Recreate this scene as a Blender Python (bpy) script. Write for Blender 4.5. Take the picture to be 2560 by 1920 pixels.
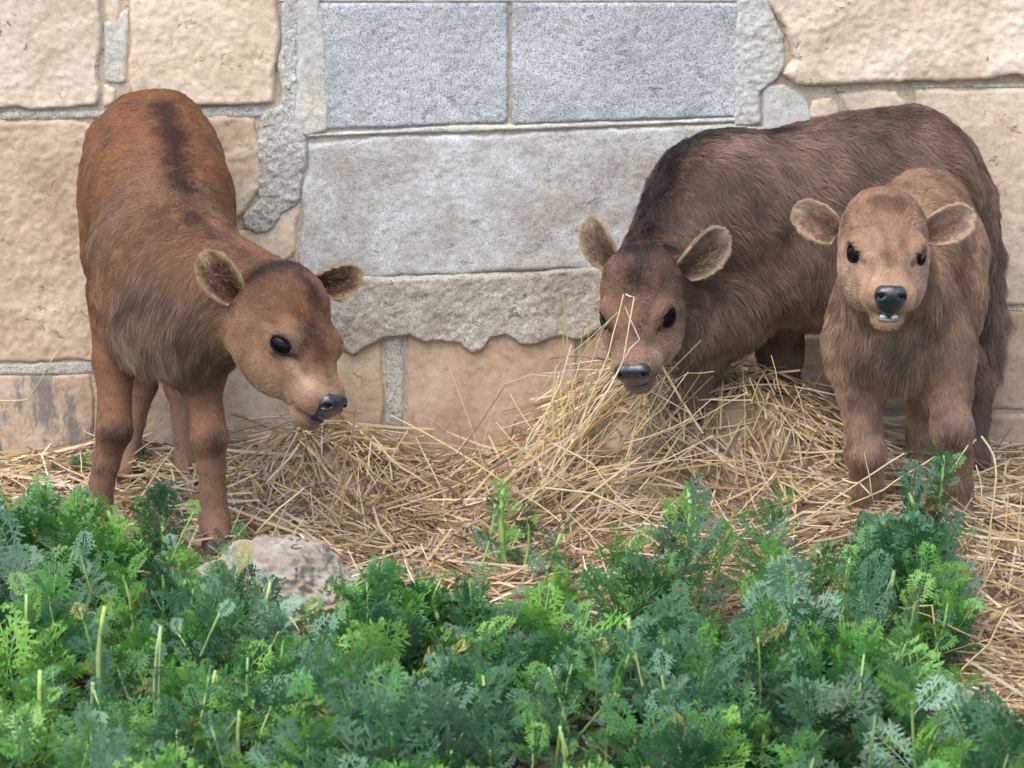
import bpy, math
import numpy as np
from mathutils import Vector, Matrix

# ------------------------------------------------------------------ camera, world, sun, exposure
for o in list(bpy.data.objects):
    bpy.data.objects.remove(o)
scene = bpy.context.scene
COL = scene.collection
CAM = np.array([0.0, -7.0, 1.95])
PITCH = math.radians(14.4)
TX = 0.1245                      # tan(half horizontal field of view)
cam_data = bpy.data.cameras.new('camera')
cam_data.sensor_width = 36.0
cam_data.lens = 18.0 / TX
cam_data.clip_end = 500.0
cam_data.dof.use_dof = True
cam_data.dof.focus_distance = 6.75
cam_data.dof.aperture_fstop = 11.0
cam = bpy.data.objects.new('camera', cam_data)
cam.location = CAM
cam.rotation_euler = (math.pi / 2 - PITCH, 0, 0)
COL.objects.link(cam)
scene.camera = cam

SUN_EL, SUN_AZ = math.radians(58), math.radians(208)   # azimuth clockwise from +Y
world = bpy.data.worlds.new('World')
scene.world = world
world.use_nodes = True
nt = world.node_tree
sky = nt.nodes.new('ShaderNodeTexSky')
sky.sky_type = 'NISHITA'
sky.sun_disc = False
sky.sun_elevation = SUN_EL
sky.sun_rotation = SUN_AZ
sky.dust_density = 3.0
sky.air_density = 1.0
nt.links.new(sky.outputs[0], nt.nodes['Background'].inputs[0])
nt.nodes['Background'].inputs[1].default_value = 0.15
sun_data = bpy.data.lights.new('sun', 'SUN')
sun_data.energy = 0.6
sun_data.angle = math.radians(60)
sun_data.color = (1.0, 0.95, 0.89)
sun = bpy.data.objects.new('sun', sun_data)
sdir = Vector((math.sin(SUN_AZ) * math.cos(SUN_EL), math.cos(SUN_AZ) * math.cos(SUN_EL), math.sin(SUN_EL)))
sun.rotation_euler = sdir.to_track_quat('Z', 'Y').to_euler()
sun.location = sdir * 10
COL.objects.link(sun)
scene.view_settings.view_transform = 'Standard'
scene.view_settings.look = 'None'
scene.view_settings.gamma = 1.0
scene.view_settings.use_curve_mapping = False
scene.view_settings.exposure = 1.15
scene.render.engine = 'CYCLES'
scene.cycles.use_denoising = True
scene.cycles.max_bounces = 6
scene.cycles.diffuse_bounces = 4
scene.cycles.transparent_max_bounces = 6
scene.cycles_curves.shape = 'RIBBONS'

# ------------------------------------------------------------------ helpers
cp, sp = math.cos(PITCH), math.sin(PITCH)
CR, CU, CC = np.array([1., 0, 0]), np.array([0, sp, cp]), np.array([0, -cp, sp])   # right, up, toward the viewer


def P(px, py, Y):
    """point seen at photo pixel (2560 x 1920) on the vertical plane y = Y"""
    ray = -CC + CR * ((px - 1280) / 1280 * TX) + CU * ((960 - py) / 1280 * TX)
    return CAM + ray * ((Y - CAM[1]) / ray[1])


def PG(px, Y, z=0.0):
    """point at depth Y and height z seen in column px"""
    d = np.dot(np.array([0, Y, z]) - CAM, -CC)
    return np.array([(px - 1280) / 1280 * TX * d, Y, z])


def PZ(px, py, z):
    """point seen at photo pixel on the horizontal plane of height z"""
    ray = -CC + CR * ((px - 1280) / 1280 * TX) + CU * ((960 - py) / 1280 * TX)
    return CAM + ray * ((z - CAM[2]) / ray[2])


def cv(x, u, c):
    return CR * x + CU * u + CC * c


def unit(v):
    v = np.asarray(v, float)
    return v / max(np.linalg.norm(v), 1e-9)


def hash3(i, j, k, seed):
    h = (i.astype(np.int64) * 374761393 + j.astype(np.int64) * 668265263 + k.astype(np.int64) * 2147483647 + seed * 974634777) & 0xFFFFFFFF
    h = ((h ^ (h >> 13)) * 1274126177) & 0xFFFFFFFF
    h = ((h ^ (h >> 16)) * 2246822519) & 0xFFFFFFFF
    h = h ^ (h >> 15)
    return (h & 0xFFFF) / 32767.5 - 1.0


def noise(p, seed=0):
    """value noise in -1..1, p is (..., 3)"""
    b = np.floor(p)
    f = p - b
    f = f * f * (3 - 2 * f)
    b = b.astype(np.int64)
    r = 0
    for dx in (0, 1):
        for dy in (0, 1):
            for dz in (0, 1):
                w = (f[..., 0] if dx else 1 - f[..., 0]) * (f[..., 1] if dy else 1 - f[..., 1]) * (f[..., 2] if dz else 1 - f[..., 2])
                r = r + w * hash3(b[..., 0] + dx, b[..., 1] + dy, b[..., 2] + dz, seed)
    return r


def fbm(p, octaves=4, seed=0, gain=0.5):
    r, a, s = 0, 1.0, 0.0
    for o in range(octaves):
        r = r + a * noise(p * (2.03 ** o) + 17.3 * o, seed + o)
        s += a
        a *= gain
    return r / s


def smooth01(a, b, x):
    t = np.clip((x - a) / (b - a), 0, 1)
    return t * t * (3 - 2 * t)


def mesh_np(name, V, F, mat=None, parent=None, col=None, smooth=True, attr='tint', origin=None):
    """mesh object from numpy arrays; F is (n,3) or (n,4) or a list of such"""
    V = np.asarray(V, np.float32)
    Fs = F if isinstance(F, list) else [F]
    Fs = [np.asarray(f, np.int32) for f in Fs if len(f)]
    if origin is not None:
        V = V - np.asarray(origin, np.float32)
    me = bpy.data.meshes.new(name)
    me.vertices.add(len(V))
    me.vertices.foreach_set('co', V.ravel())
    loops = np.concatenate([f.ravel() for f in Fs])
    sizes = np.concatenate([np.full(len(f), f.shape[1], np.int32) for f in Fs])
    starts = np.concatenate([[0], np.cumsum(sizes)[:-1]]).astype(np.int32)
    me.loops.add(len(loops))
    me.loops.foreach_set('vertex_index', loops)
    me.polygons.add(len(sizes))
    me.polygons.foreach_set('loop_start', starts)
    me.update(calc_edges=True)
    me.polygons.foreach_set('use_smooth', np.full(len(sizes), smooth, bool))
    if col is not None:
        a = me.attributes.new(attr, 'FLOAT_COLOR', 'POINT')
        c = np.ones((len(V), 4), np.float32)
        c[:, :3] = col
        a.data.foreach_set('color', c.ravel())
    me.validate()
    ob = bpy.data.objects.new(name, me)
    COL.objects.link(ob)
    if mat:
        me.materials.append(mat)
    if parent is not None:
        ob.parent = parent
    return ob


def tag(o, label=None, category=None, group=None, kind=None):
    for k, v in (('label', label), ('category', category), ('group', group), ('kind', kind)):
        if v:
            o[k] = v
    return o


def empty(name, loc):
    o = bpy.data.objects.new(name, None)
    o.empty_display_size = 0.05
    o.location = loc
    COL.objects.link(o)
    return o


def tubes(pts, rad, sides=3, flat=1.0, rng=None, cap=True):
    """many tubes at once: pts (n,m,3), rad (n,m)"""
    n, m, _ = pts.shape
    tan = np.gradient(pts, axis=1)
    tan /= np.linalg.norm(tan, axis=2, keepdims=True) + 1e-9
    ref = np.zeros((n, 1, 3))
    if rng is None:
        ref[:] = (0.3, 0.2, 0.93)
    else:
        ref[:, 0] = rng.normal(size=(n, 3))
    s = np.cross(tan, ref)
    s /= np.linalg.norm(s, axis=2, keepdims=True) + 1e-9
    b = np.cross(tan, s)
    ang = np.arange(sides) / sides * 2 * math.pi
    V = pts[:, :, None, :] + rad[:, :, None, None] * (np.cos(ang)[None, None, :, None] * s[:, :, None, :] + flat * np.sin(ang)[None, None, :, None] * b[:, :, None, :])
    V = V.reshape(-1, 3)
    base = (np.arange(n) * m * sides)[:, None, None]
    j = (np.arange(m - 1) * sides)[None, :, None]
    k = np.arange(sides)[None, None, :]
    k2 = (k + 1) % sides
    F = np.stack([base + j + k, base + j + k2, base + j + sides + k2, base + j + sides + k], -1).reshape(-1, 4)
    out = [F]
    if cap and sides in (3, 4):
        e = base[:, :, 0] + (m - 1) * sides + np.arange(sides)[None, :]
        out.append(e)
        out.append((base[:, :, 0] + np.arange(sides)[None, ::-1]))
    elif cap:
        e0 = base[:, 0, 0] + (m - 1) * sides
        tri = np.concatenate([np.stack([e0, e0 + i, e0 + i + 1], -1) for i in range(1, sides - 1)])
        out.append(tri)
    return V, out


# ------------------------------------------------------------------ materials
def new_mat(name):
    m = bpy.data.materials.new(name)
    m.use_nodes = True
    return m, m.node_tree, m.node_tree.nodes['Principled BSDF']


def node(nt, kind, **kw):
    n = nt.nodes.new(kind)
    for k, v in kw.items():
        if k in n.inputs.keys():
            n.inputs[k].default_value = v
        else:
            setattr(n, k, v)
    return n


def ramp(nt, fac, stops):
    r = nt.nodes.new('ShaderNodeValToRGB')
    el = r.color_ramp.elements
    while len(el) < len(stops):
        el.new(0.5)
    for e, (p, c) in zip(el, stops):
        e.position = p
        e.color = (*c, 1) if len(c) == 3 else c
    nt.links.new(fac, r.inputs[0])
    return r.outputs[0]


def mixc(nt, fac, a, b, mode='MIX'):
    m = nt.nodes.new('ShaderNodeMix')
    m.data_type = 'RGBA'
    m.blend_type = mode
    for s, v in ((0, fac), (6, a), (7, b)):
        if hasattr(v, 'is_output'):
            nt.links.new(v, m.inputs[s])
        elif s == 0:
            m.inputs[0].default_value = v
        else:
            m.inputs[s].default_value = (*v, 1)
    return m.outputs[2]


def noise_tex(nt, vec, scale, detail=6, rough=0.6, dist=0.0):
    n = node(nt, 'ShaderNodeTexNoise')
    n.inputs['Scale'].default_value = scale
    n.inputs['Detail'].default_value = detail
    n.inputs['Roughness'].default_value = rough
    n.inputs['Distortion'].default_value = dist
    nt.links.new(vec, n.inputs['Vector'])
    return n.outputs['Fac']


def bump(nt, bsdf, heights):
    prev = None
    for h, strength, dist in heights:
        b = nt.nodes.new('ShaderNodeBump')
        b.inputs['Strength'].default_value = strength
        b.inputs['Distance'].default_value = dist
        nt.links.new(h, b.inputs['Height'])
        if prev is not None:
            nt.links.new(prev, b.inputs['Normal'])
        prev = b.outputs[0]
    nt.links.new(prev, bsdf.inputs['Normal'])


def stone_mat(name, c_dark, c_mid, c_light, pit=0.5, stain=None, seed=0.0, speck=None, rough_bump=0.5):
    m, nt, b = new_mat(name)
    tc = nt.nodes.new('ShaderNodeTexCoord')
    mp = nt.nodes.new('ShaderNodeMapping')
    mp.inputs['Location'].default_value = (seed * 3.7, seed * 1.9, seed * 5.1)
    nt.links.new(tc.outputs['Object'], mp.inputs[0])
    v = mp.outputs[0]
    big = noise_tex(nt, v, 7, 8, 0.62, 0.6)
    col = ramp(nt, big, [(0.30, c_dark), (0.5, c_mid), (0.68, c_light)])
    fine = noise_tex(nt, v, 90, 8, 0.75)
    col = mixc(nt, 0.55, col, ramp(nt, fine, [(0.3, (0.55, 0.5, 0.46)), (0.5, (0.98, 0.97, 0.96)), (0.7, (1.2, 1.18, 1.14))]), 'MULTIPLY')
    mid = noise_tex(nt, v, 24, 6, 0.7, 1.0)
    col = mixc(nt, 0.5, col, ramp(nt, mid, [(0.32, (0.68, 0.6, 0.52)), (0.48, (1, 1, 1)), (0.7, (1.12, 1.1, 1.08))]), 'MULTIPLY')
    # irregular pits
    pn = noise_tex(nt, v, 48, 3, 0.55, 0.8)
    pm = noise_tex(nt, v, 9, 2, 0.5)
    th = nt.nodes.new('ShaderNodeMath'); th.operation = 'MULTIPLY_ADD'
    nt.links.new(pm, th.inputs[0]); th.inputs[1].default_value = 0.35; nt.links.new(pn, th.inputs[2])
    pits = ramp(nt, th.outputs[0], [(0.835, (0, 0, 0)), (0.90, (1, 1, 1))])
    pf = nt.nodes.new('ShaderNodeMath'); pf.operation = 'MULTIPLY'
    nt.links.new(pits, pf.inputs[0]); pf.inputs[1].default_value = pit
    inv = nt.nodes.new('ShaderNodeMath'); inv.operation = 'SUBTRACT'
    inv.inputs[0].default_value = 1.0; nt.links.new(pf.outputs[0], inv.inputs[1])
    col = mixc(nt, pf.outputs[0], col, tuple(x * 0.42 for x in c_dark))
    if speck:
        sp_ = noise_tex(nt, v, 330, 3, 0.6)
        col = mixc(nt, speck, col, ramp(nt, sp_, [(0.36, (0.35, 0.36, 0.38)), (0.47, (0.95, 0.96, 0.98)), (0.62, (1.25, 1.25, 1.25))]), 'MULTIPLY')
    if stain:
        st = node(nt, 'ShaderNodeMapping')
        st.inputs['Scale'].default_value = (30, 30, 9)
        nt.links.new(tc.outputs['Object'], st.inputs[0])
        sn = noise_tex(nt, st.outputs[0], 1.0, 8, 0.72)
        col = mixc(nt, ramp(nt, sn, [(0.47, (0, 0, 0)), (0.56, (0.85, 0.85, 0.85))]), col, stain)
    nt.links.new(col, b.inputs['Base Color'])
    b.inputs['Roughness'].default_value = 0.92
    b.inputs['Specular IOR Level'].default_value = 0.15
    bump(nt, b, [(fine, rough_bump, 0.004), (mid, 0.3, 0.006), (inv.outputs[0], 0.6, 0.004)])
    return m


M = {}
M['lime_pale'] = stone_mat('limestone_pale', (0.547, 0.445, 0.333), (0.694, 0.593, 0.470), (0.809, 0.729, 0.611), 0.75, seed=1)
M['lime_cream'] = stone_mat('limestone_cream', (0.558, 0.456, 0.326), (0.703, 0.592, 0.449), (0.804, 0.703, 0.568), 0.5, seed=2)
M['lime_tan'] = stone_mat('limestone_tan', (0.430, 0.327, 0.226), (0.562, 0.450, 0.328), (0.675, 0.574, 0.448), 0.5, seed=3)
M['lime_smooth'] = stone_mat('limestone_smooth', (0.440, 0.322, 0.226), (0.530, 0.402, 0.295), (0.600, 0.482, 0.374), 0.2, seed=4, rough_bump=0.25)
M['lime_stain'] = stone_mat('limestone_stained', (0.40, 0.30, 0.21), (0.51, 0.40, 0.30), (0.60, 0.49, 0.39), 0.3, stain=(0.19, 0.18, 0.17), seed=5)
M['lime_right'] = stone_mat('limestone_right', (0.559, 0.457, 0.336), (0.679, 0.569, 0.436), (0.780, 0.679, 0.543), 0.7, seed=6)
M['concrete'] = stone_mat('concrete_block_grey', (0.39, 0.425, 0.425), (0.45, 0.485, 0.485), (0.53, 0.56, 0.555), 0.45, seed=7, speck=0.85, rough_bump=0.8)
M['mortar'] = stone_mat('grey_mortar', (0.40, 0.39, 0.34), (0.53, 0.52, 0.46), (0.65, 0.64, 0.57), 0.6, seed=8, speck=0.8, rough_bump=0.9)
M['mortar_pale'] = stone_mat('pale_mortar', (0.44, 0.44, 0.39), (0.55, 0.55, 0.49), (0.64, 0.62, 0.53), 0.3, seed=9, speck=0.4)
M['render'] = stone_mat('cement_render', (0.36, 0.31, 0.25), (0.50, 0.50, 0.47), (0.64, 0.67, 0.69), 0.4, seed=10, speck=0.5, rough_bump=0.6)
M['render_low'] = stone_mat('lower_render', (0.35, 0.31, 0.26), (0.46, 0.43, 0.37), (0.58, 0.56, 0.50), 0.5, seed=11, speck=0.6, rough_bump=0.8)
M['core'] = stone_mat('wall_core', (0.40, 0.33, 0.25), (0.54, 0.46, 0.36), (0.64, 0.56, 0.46), 0.6, seed=12, speck=0.5, rough_bump=0.9)
M['rock'] = stone_mat('field_rock', (0.29, 0.22, 0.15), (0.41, 0.37, 0.30), (0.54, 0.53, 0.47), 1.0, seed=13, rough_bump=0.8)
M['soil'] = stone_mat('soil', (0.035, 0.025, 0.018), (0.07, 0.05, 0.035), (0.13, 0.095, 0.065), 0.4, seed=14, rough_bump=0.9)


def attr_mat(name, attr='tint', rough=0.6, spec=0.3, transl=0.0, noise_amt=0.0, sheen=0.0):
    m, nt, b = new_mat(name)
    a = nt.nodes.new('ShaderNodeAttribute')
    a.attribute_name = attr
    col = a.outputs['Color']
    if noise_amt:
        tc = nt.nodes.new('ShaderNodeTexCoord')
        n = noise_tex(nt, tc.outputs['Object'], 140, 4, 0.6)
        col = mixc(nt, noise_amt, col, ramp(nt, n, [(0.3, (0.6, 0.6, 0.6)), (0.7, (1.35, 1.35, 1.35))]), 'MULTIPLY')
    nt.links.new(col, b.inputs['Base Color'])
    b.inputs['Roughness'].default_value = rough
    b.inputs['Specular IOR Level'].default_value = spec
    if transl:
        t = nt.nodes.new('ShaderNodeBsdfTranslucent')
        nt.links.new(col, t.inputs[0])
        mx = nt.nodes.new('ShaderNodeMixShader')
        mx.inputs[0].default_value = transl
        nt.links.new(b.outputs[0], mx.inputs[1])
        nt.links.new(t.outputs[0], mx.inputs[2])
        nt.links.new(mx.outputs[0], nt.nodes['Material Output'].inputs[0])
    return m


M['straw'] = attr_mat('dry_straw', rough=0.5, spec=0.35, noise_amt=0.35)
M['leaf'] = attr_mat('weed_leaf', rough=0.42, spec=0.5, transl=0.22)
M['stem'] = attr_mat('weed_stem', rough=0.5, spec=0.3, noise_amt=0.3)
M['coat'] = attr_mat('calf_coat', attr='tint', rough=0.45, spec=0.5)
M['hide'] = attr_mat('calf_hide', attr='tint', rough=0.8, spec=0.1, noise_amt=0.25)


def plain(name, col, rough, spec=0.5, coat=0.0, bump_scale=0, bstr=0.3):
    m, nt, b = new_mat(name)
    tc = nt.nodes.new('ShaderNodeTexCoord')
    n = noise_tex(nt, tc.outputs['Object'], 120, 4)
    nt.links.new(ramp(nt, n, [(0.3, tuple(c * 0.75 for c in col)), (0.7, tuple(min(1, c * 1.25) for c in col))]), b.inputs['Base Color'])
    b.inputs['Roughness'].default_value = rough
    b.inputs['Specular IOR Level'].default_value = spec
    b.inputs['Coat Weight'].default_value = coat
    b.inputs['Coat Roughness'].default_value = 0.12
    if bump_scale:
        v = node(nt, 'ShaderNodeTexVoronoi')
        v.inputs['Scale'].default_value = bump_scale
        nt.links.new(tc.outputs['Object'], v.inputs['Vector'])
        bump(nt, b, [(v.outputs['Distance'], bstr, 0.001)])
    return m


M['nose'] = plain('wet_nose', (0.022, 0.025, 0.032), 0.30, 0.6, 0.6, 420, 0.35)
M['eye'] = plain('dark_eye', (0.005, 0.005, 0.006), 0.08, 0.16, 0.0)
M['lid'] = plain('eyelid', (0.012, 0.010, 0.010), 0.9, 0.05)
M['lip'] = plain('dark_lip', (0.02, 0.02, 0.024), 0.35, 0.5, 0.3)
M['gum'] = plain('lower_lip_pad', (0.20, 0.23, 0.28), 0.35, 0.5, 0.4)
M['lip_grey'] = plain('grey_lower_lip', (0.07, 0.08, 0.10), 0.3, 0.5, 0.4)
M['tooth'] = plain('milk_tooth', (0.72, 0.70, 0.62), 0.3, 0.5)
M['hoof'] = plain('hoof_horn', (0.05, 0.04, 0.035), 0.5, 0.4)

# ------------------------------------------------------------------ ground
def ground_h(x, y):
    p = np.stack([x * 3, y * 3, x * 0 + 0.5], -1)
    return 0.012 * fbm(p, 3, 40) * smooth01(40, 3, np.abs(x) + np.abs(y))


HEAPS = [(1620, -0.28, 0.185, 0.15, 0.17), (1920, -0.28, 0.175, 0.16, 0.16), (1430, -0.30, 0.075, 0.12, 0.17), (2200, -0.56, 0.080, 0.13, 0.12),
         (820, -0.19, 0.075, 0.11, 0.09), (560, -0.22, 0.03, 0.2, 0.12), (2480, -0.6, 0.03, 0.2, 0.3)]
HEAPS = [(PG(a, b)[0], b, c, d, e) for a, b, c, d, e in HEAPS]


def heap_h(x, y):
    h = 0.016 + 0 * x
    for cx, cy, amp, sx, sy in HEAPS:
        h = h + amp * np.exp(-((x - cx) / sx) ** 2 - (np.minimum(y - cy, 0) / sy) ** 2 - (np.maximum(y - cy, 0) / (sy * 2.2)) ** 2)
    p = np.stack([x * 9, y * 9, x * 0], -1)
    return ground_h(x, y) + h * (1 + 0.25 * fbm(p, 3, 50))


xs = np.concatenate([[-60, -30, -15, -8, -5, -3.5], np.arange(-2.6, 2.61, 0.04), [3.5, 5, 8, 15, 30, 60]])
ys = np.concatenate([[-60, -30, -15, -8, -5, -3.5], np.arange(-2.8, 0.41, 0.04), [1, 3, 8, 20, 60]])
X, Y = np.meshgrid(xs, ys, indexing='ij')
V = np.stack([X, Y, ground_h(X, Y)], -1).reshape(-1, 3)
nx, ny = X.shape
I = np.arange(nx * ny).reshape(nx, ny)
F = np.stack([I[:-1, :-1], I[1:, :-1], I[1:, 1:], I[:-1, 1:]], -1).reshape(-1, 4)
tag(mesh_np('ground', V, F, M['soil']), kind='structure')

# ------------------------------------------------------------------ wall
wall = empty('farmyard_wall', (0, 0.1, 0))
tag(wall, 'patched yard wall of pale limestone blocks, grey concrete blocks and cement render', 'wall', kind='thing')
WO = np.array([0, 0.1, 0])


def poly_sd(pts, poly):
    """signed distance, negative inside"""
    d = np.full(len(pts), 1e9)
    s = np.zeros(len(pts), int)
    n = len(poly)
    for i in range(n):
        a, b = poly[i], poly[(i + 1) % n]
        e = b - a
        w = pts - a
        t = np.clip((w @ e) / max(e @ e, 1e-12), 0, 1)
        q = w - t[:, None] * e
        d = np.minimum(d, (q * q).sum(1))
        c = (a[1] > pts[:, 1]) != (b[1] > pts[:, 1])
        with np.errstate(divide='ignore', invalid='ignore'):
            xc = (b[0] - a[0]) * (pts[:, 1] - a[1]) / (b[1] - a[1] + 1e-12) + a[0]
        s += c & (pts[:, 0] < xc)
    return np.where(s % 2 == 1, -1, 1) * np.sqrt(d)


slab_n = [0]


def slab(name, poly, depth, mat, bevel=0.012, edge=0.006, amp=0.004, fine=0.0015, chip=0.0, res=0.004, ridge=0.0, back=-0.014, label=None, tilt=0.0):
    slab_n[0] += 1
    sd = slab_n[0] * 7
    pw = np.array([P(a, b, -depth)[[0, 2]] for a, b in poly])
    lo, hi = pw.min(0) - 0.012, pw.max(0) + 0.012
    gx = np.arange(lo[0], hi[0] + res, res)
    gz = np.arange(lo[1], hi[1] + res, res)
    X, Z = np.meshgrid(gx, gz, indexing='ij')
    pts = np.stack([X.ravel(), Z.ravel()], -1)
    p3 = np.stack([pts[:, 0], pts[:, 1], np.full(len(pts), sd * 0.37)], -1)
    d = poly_sd(pts, pw) + edge * fbm(p3 * 22, 4, sd) + edge * 0.5 * noise(p3 * 6, sd + 3)
    if chip:
        d = d + chip * np.maximum(0, noise(p3 * 14, sd + 5) - 0.35) * np.exp(np.minimum(d, 0) / 0.02)
    t = np.clip(-d / bevel, 0, 1)
    prof = np.sqrt(np.clip(1 - (1 - t) ** 2, 0, 1))
    h = 0.4 * amp * fbm(p3 * 9, 4, sd + 11) + fine * fbm(p3 * (110 if res < 0.0045 else 60), 3, sd + 21, 0.65)
    if ridge:
        h = h - 0.45 * ridge * np.abs(fbm(p3 * 12, 4, sd + 31)) ** 0.5 * 1.2
    y = -(depth + h + tilt * (pts[:, 1] - pw[:, 1].mean())) * prof + back * (1 - prof)
    y = np.minimum(y, back)
    keep = d < res * 1.2
    V = np.stack([pts[:, 0], y, pts[:, 1]], -1)
    nx, nz = X.shape
    I = np.arange(nx * nz).reshape(nx, nz)
    F = np.stack([I[:-1, :-1], I[1:, :-1], I[1:, 1:], I[:-1, 1:]], -1).reshape(-1, 4)
    F = F[keep[F].all(1)]
    used = np.zeros(len(V), bool)
    used[F.ravel()] = True
    idx = np.cumsum(used) - 1
    ob = mesh_np(name, V[used], idx[F], mat, wall, origin=WO)
    if label:
        ob['label'] = label
    return ob


# wall core: a real box behind the facing stones
bx = np.array([[x, y, z] for x in (-3.2, 3.2) for y in (-0.021, 0.32) for z in (-0.1, 1.95)], float)
mesh_np('wall_core', bx, np.array([[0, 1, 5, 4], [2, 6, 7, 3], [0, 2, 3, 1], [4, 5, 7, 6], [1, 3, 7, 5], [0, 4, 6, 2]]), M['core'], wall, smooth=False, origin=WO)

ST = dict(bevel=0.005, edge=0.005, amp=0.0045, fine=0.0026, chip=0.03, ridge=0.004)
slab('stone_block', [(-300, -140), (250, -140), (255, 60), (253, 160), (246, 268), (120, 276), (-300, 286)], 0.034, M['lime_pale'], **ST)
slab('stone_block', [(318, -140), (712, -140), (690, 20), (703, 90), (688, 170), (686, 262), (520, 268), (335, 262), (312, 200), (322, 100)], 0.036, M['lime_cream'], **ST)
slab('stone_block', [(-300, 300), (60, 300), (236, 306), (420, 300), (560, 292), (640, 296), (652, 360), (655, 470), (600, 545), (560, 560), (470, 700), (410, 905), (235, 902), (60, 908), (-300, 912)], 0.030, M['lime_tan'], bevel=0.005, edge=0.006, amp=0.005, fine=0.003, chip=0.03, ridge=0.009)
slab('stone_block', [(540, 570), (605, 575), (680, 530), (752, 500), (748, 560), (748, 620), (730, 645), (680, 680), (600, 690)], 0.026, M['lime_cream'], bevel=0.0045, edge=0.006, amp=0.004, chip=0.02)
slab('stone_block', [(-300, 945), (226, 935), (236, 1000), (236, 1260), (-300, 1260)], 0.026, M['lime_stain'], bevel=0.0045, edge=0.004, amp=0.003, label='stone block streaked with dark grey stains')
slab('stone_block', [(252, 930), (560, 905), (740, 850), (955, 830), (958, 960), (962, 1030), (950, 1110), (955, 1270), (252, 1270)], 0.028, M['lime_tan'], bevel=0.0045, edge=0.006, amp=0.004, chip=0.015)
slab('stone_block', [(1012, 826), (1200, 822), (1440, 818), (1446, 1000), (1450, 1270), (1000, 1270), (1015, 1080), (1020, 980)], 0.027, M['lime_smooth'], bevel=0.0045, edge=0.004, amp=0.0025)
slab('stone_block', [(1462, 842), (1800, 842), (2080, 836), (2084, 1270), (1462, 1270)], 0.027, M['lime_smooth'], bevel=0.0045, edge=0.004, amp=0.0025)
slab('stone_block', [(1480, 590), (1960, 560), (1965, 826), (1480, 838)], 0.026, M['lime_tan'], bevel=0.0045, edge=0.004, amp=0.003)
slab('stone_block', [(1975, 300), (2240, 285), (2330, 270), (2340, 765), (1975, 820)], 0.026, M['lime_tan'], bevel=0.0045, edge=0.004, amp=0.003)
slab('stone_block', [(1905, -140), (2900, -140), (2900, 203), (2480, 207), (2290, 210), (2100, 216), (1992, 214), (1955, 188), (1985, 150), (1965, 70), (1915, 10)], 0.042, M['lime_right'], bevel=0.010, edge=0.006, amp=0.007, fine=0.003, chip=0.04, ridge=0.010)
slab('stone_block', [(2286, 226), (2480, 220), (2900, 214), (2900, 768), (2500, 766), (2352, 764), (2345, 400), (2290, 268)], 0.030, M['lime_right'], bevel=0.005, edge=0.005, amp=0.004, fine=0.002, chip=0.02, ridge=0.004)
slab('stone_block', [(2105, 240), (2180, 226), (2240, 232), (2262, 262), (2200, 284), (2120, 282)], 0.027, M['lime_cream'], bevel=0.0045, edge=0.005, amp=0.003)
slab('stone_block', [(2030, 250), (2080, 246), (2098, 268), (2100, 292), (2020, 300)], 0.026, M['lime_cream'], bevel=0.0045, edge=0.004, amp=0.003)
slab('stone_block', [(2096, 780), (2500, 776), (2900, 778), (2900, 1026), (2500, 1028), (2096, 1034)], 0.026, M['lime_smooth'], bevel=0.0045, edge=0.004, amp=0.003, ridge=0.002)
slab('stone_block', [(2096, 1044), (2500, 1036), (2900, 1034), (2900, 1280), (2096, 1280)], 0.027, M['lime_smooth'], bevel=0.0045, edge=0.004, amp=0.003)
slab('stone_chip', [(256, -40), (302, -40), (306, 30), (296, 92), (268, 70), (258, 40)], 0.027, M['lime_cream'], bevel=0.008, edge=0.003, amp=0.003)
slab('stone_chip', [(258, 206), (292, 222), (288, 262), (254, 272)], 0.026, M['lime_pale'], bevel=0.0045, edge=0.003, amp=0.002)
slab('mortar_joint', [(258, 60), (322, 20), (318, 210), (290, 215), (258, 205)], 0.0265, M['mortar_pale'], bevel=0.0045, edge=0.004, amp=0.005, fine=0.003)
slab('mortar_joint', [(-300, 284), (230, 276), (690, 264), (690, 292), (540, 296), (230, 300), (-300, 300)], 0.025, M['mortar'], bevel=0.005, edge=0.004, amp=0.005, fine=0.005)
slab('mortar_joint', [(-300, 912), (240, 904), (250, 935), (-300, 946)], 0.0245, M['mortar'], bevel=0.0045, edge=0.003, amp=0.003)
slab('mortar_joint', [(957, 830), (1008, 826), (1012, 960), (1006, 1100), (990, 1270), (950, 1270), (965, 1040)], 0.0255, M['mortar'], bevel=0.008, edge=0.005, amp=0.003, label='grey vertical mortar joint')
slab('mortar_joint', [(2270, 213), (2900, 204), (2900, 217), (2280, 224)], 0.025, M['mortar'], bevel=0.0045, edge=0.003, amp=0.003)
slab('mortar_joint', [(2050, 770), (2900, 766), (2900, 780), (2050, 784)], 0.0245, M['mortar'], bevel=0.005, edge=0.002, amp=0.002)
# concrete blocks
CB = dict(bevel=0.0045, edge=0.0012, amp=0.0012, fine=0.0022, res=0.0035)
slab('concrete_block', [(700, 6), (1272, 6), (1272, 292), (1264, 310), (1160, 312), (1050, 318), (815, 326), (700, 330)], 0.030, M['concrete'], **CB)
slab('concrete_block', [(1278, 6), (1850, 6), (1850, 296), (1500, 304), (1279, 314)], 0.030, M['concrete'], **CB)
slab('concrete_block', [(500, -330), (995, -330), (995, -4), (700, -4), (500, -4)], 0.030, M['concrete'], **dict(CB, res=0.01))
slab('concrete_block', [(1007, -330), (1560, -330), (1560, -4), (1007, -4)], 0.030, M['concrete'], **dict(CB, res=0.01))
slab('concrete_block', [(1572, -330), (2100, -330), (2100, -4), (1572, -4)], 0.030, M['concrete'], **dict(CB, res=0.01))
slab('mortar_joint', [(690, -6), (1900, -6), (1900, 8), (690, 8)], 0.027, M['mortar_pale'], bevel=0.004, edge=0.002, amp=0.002)
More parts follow.
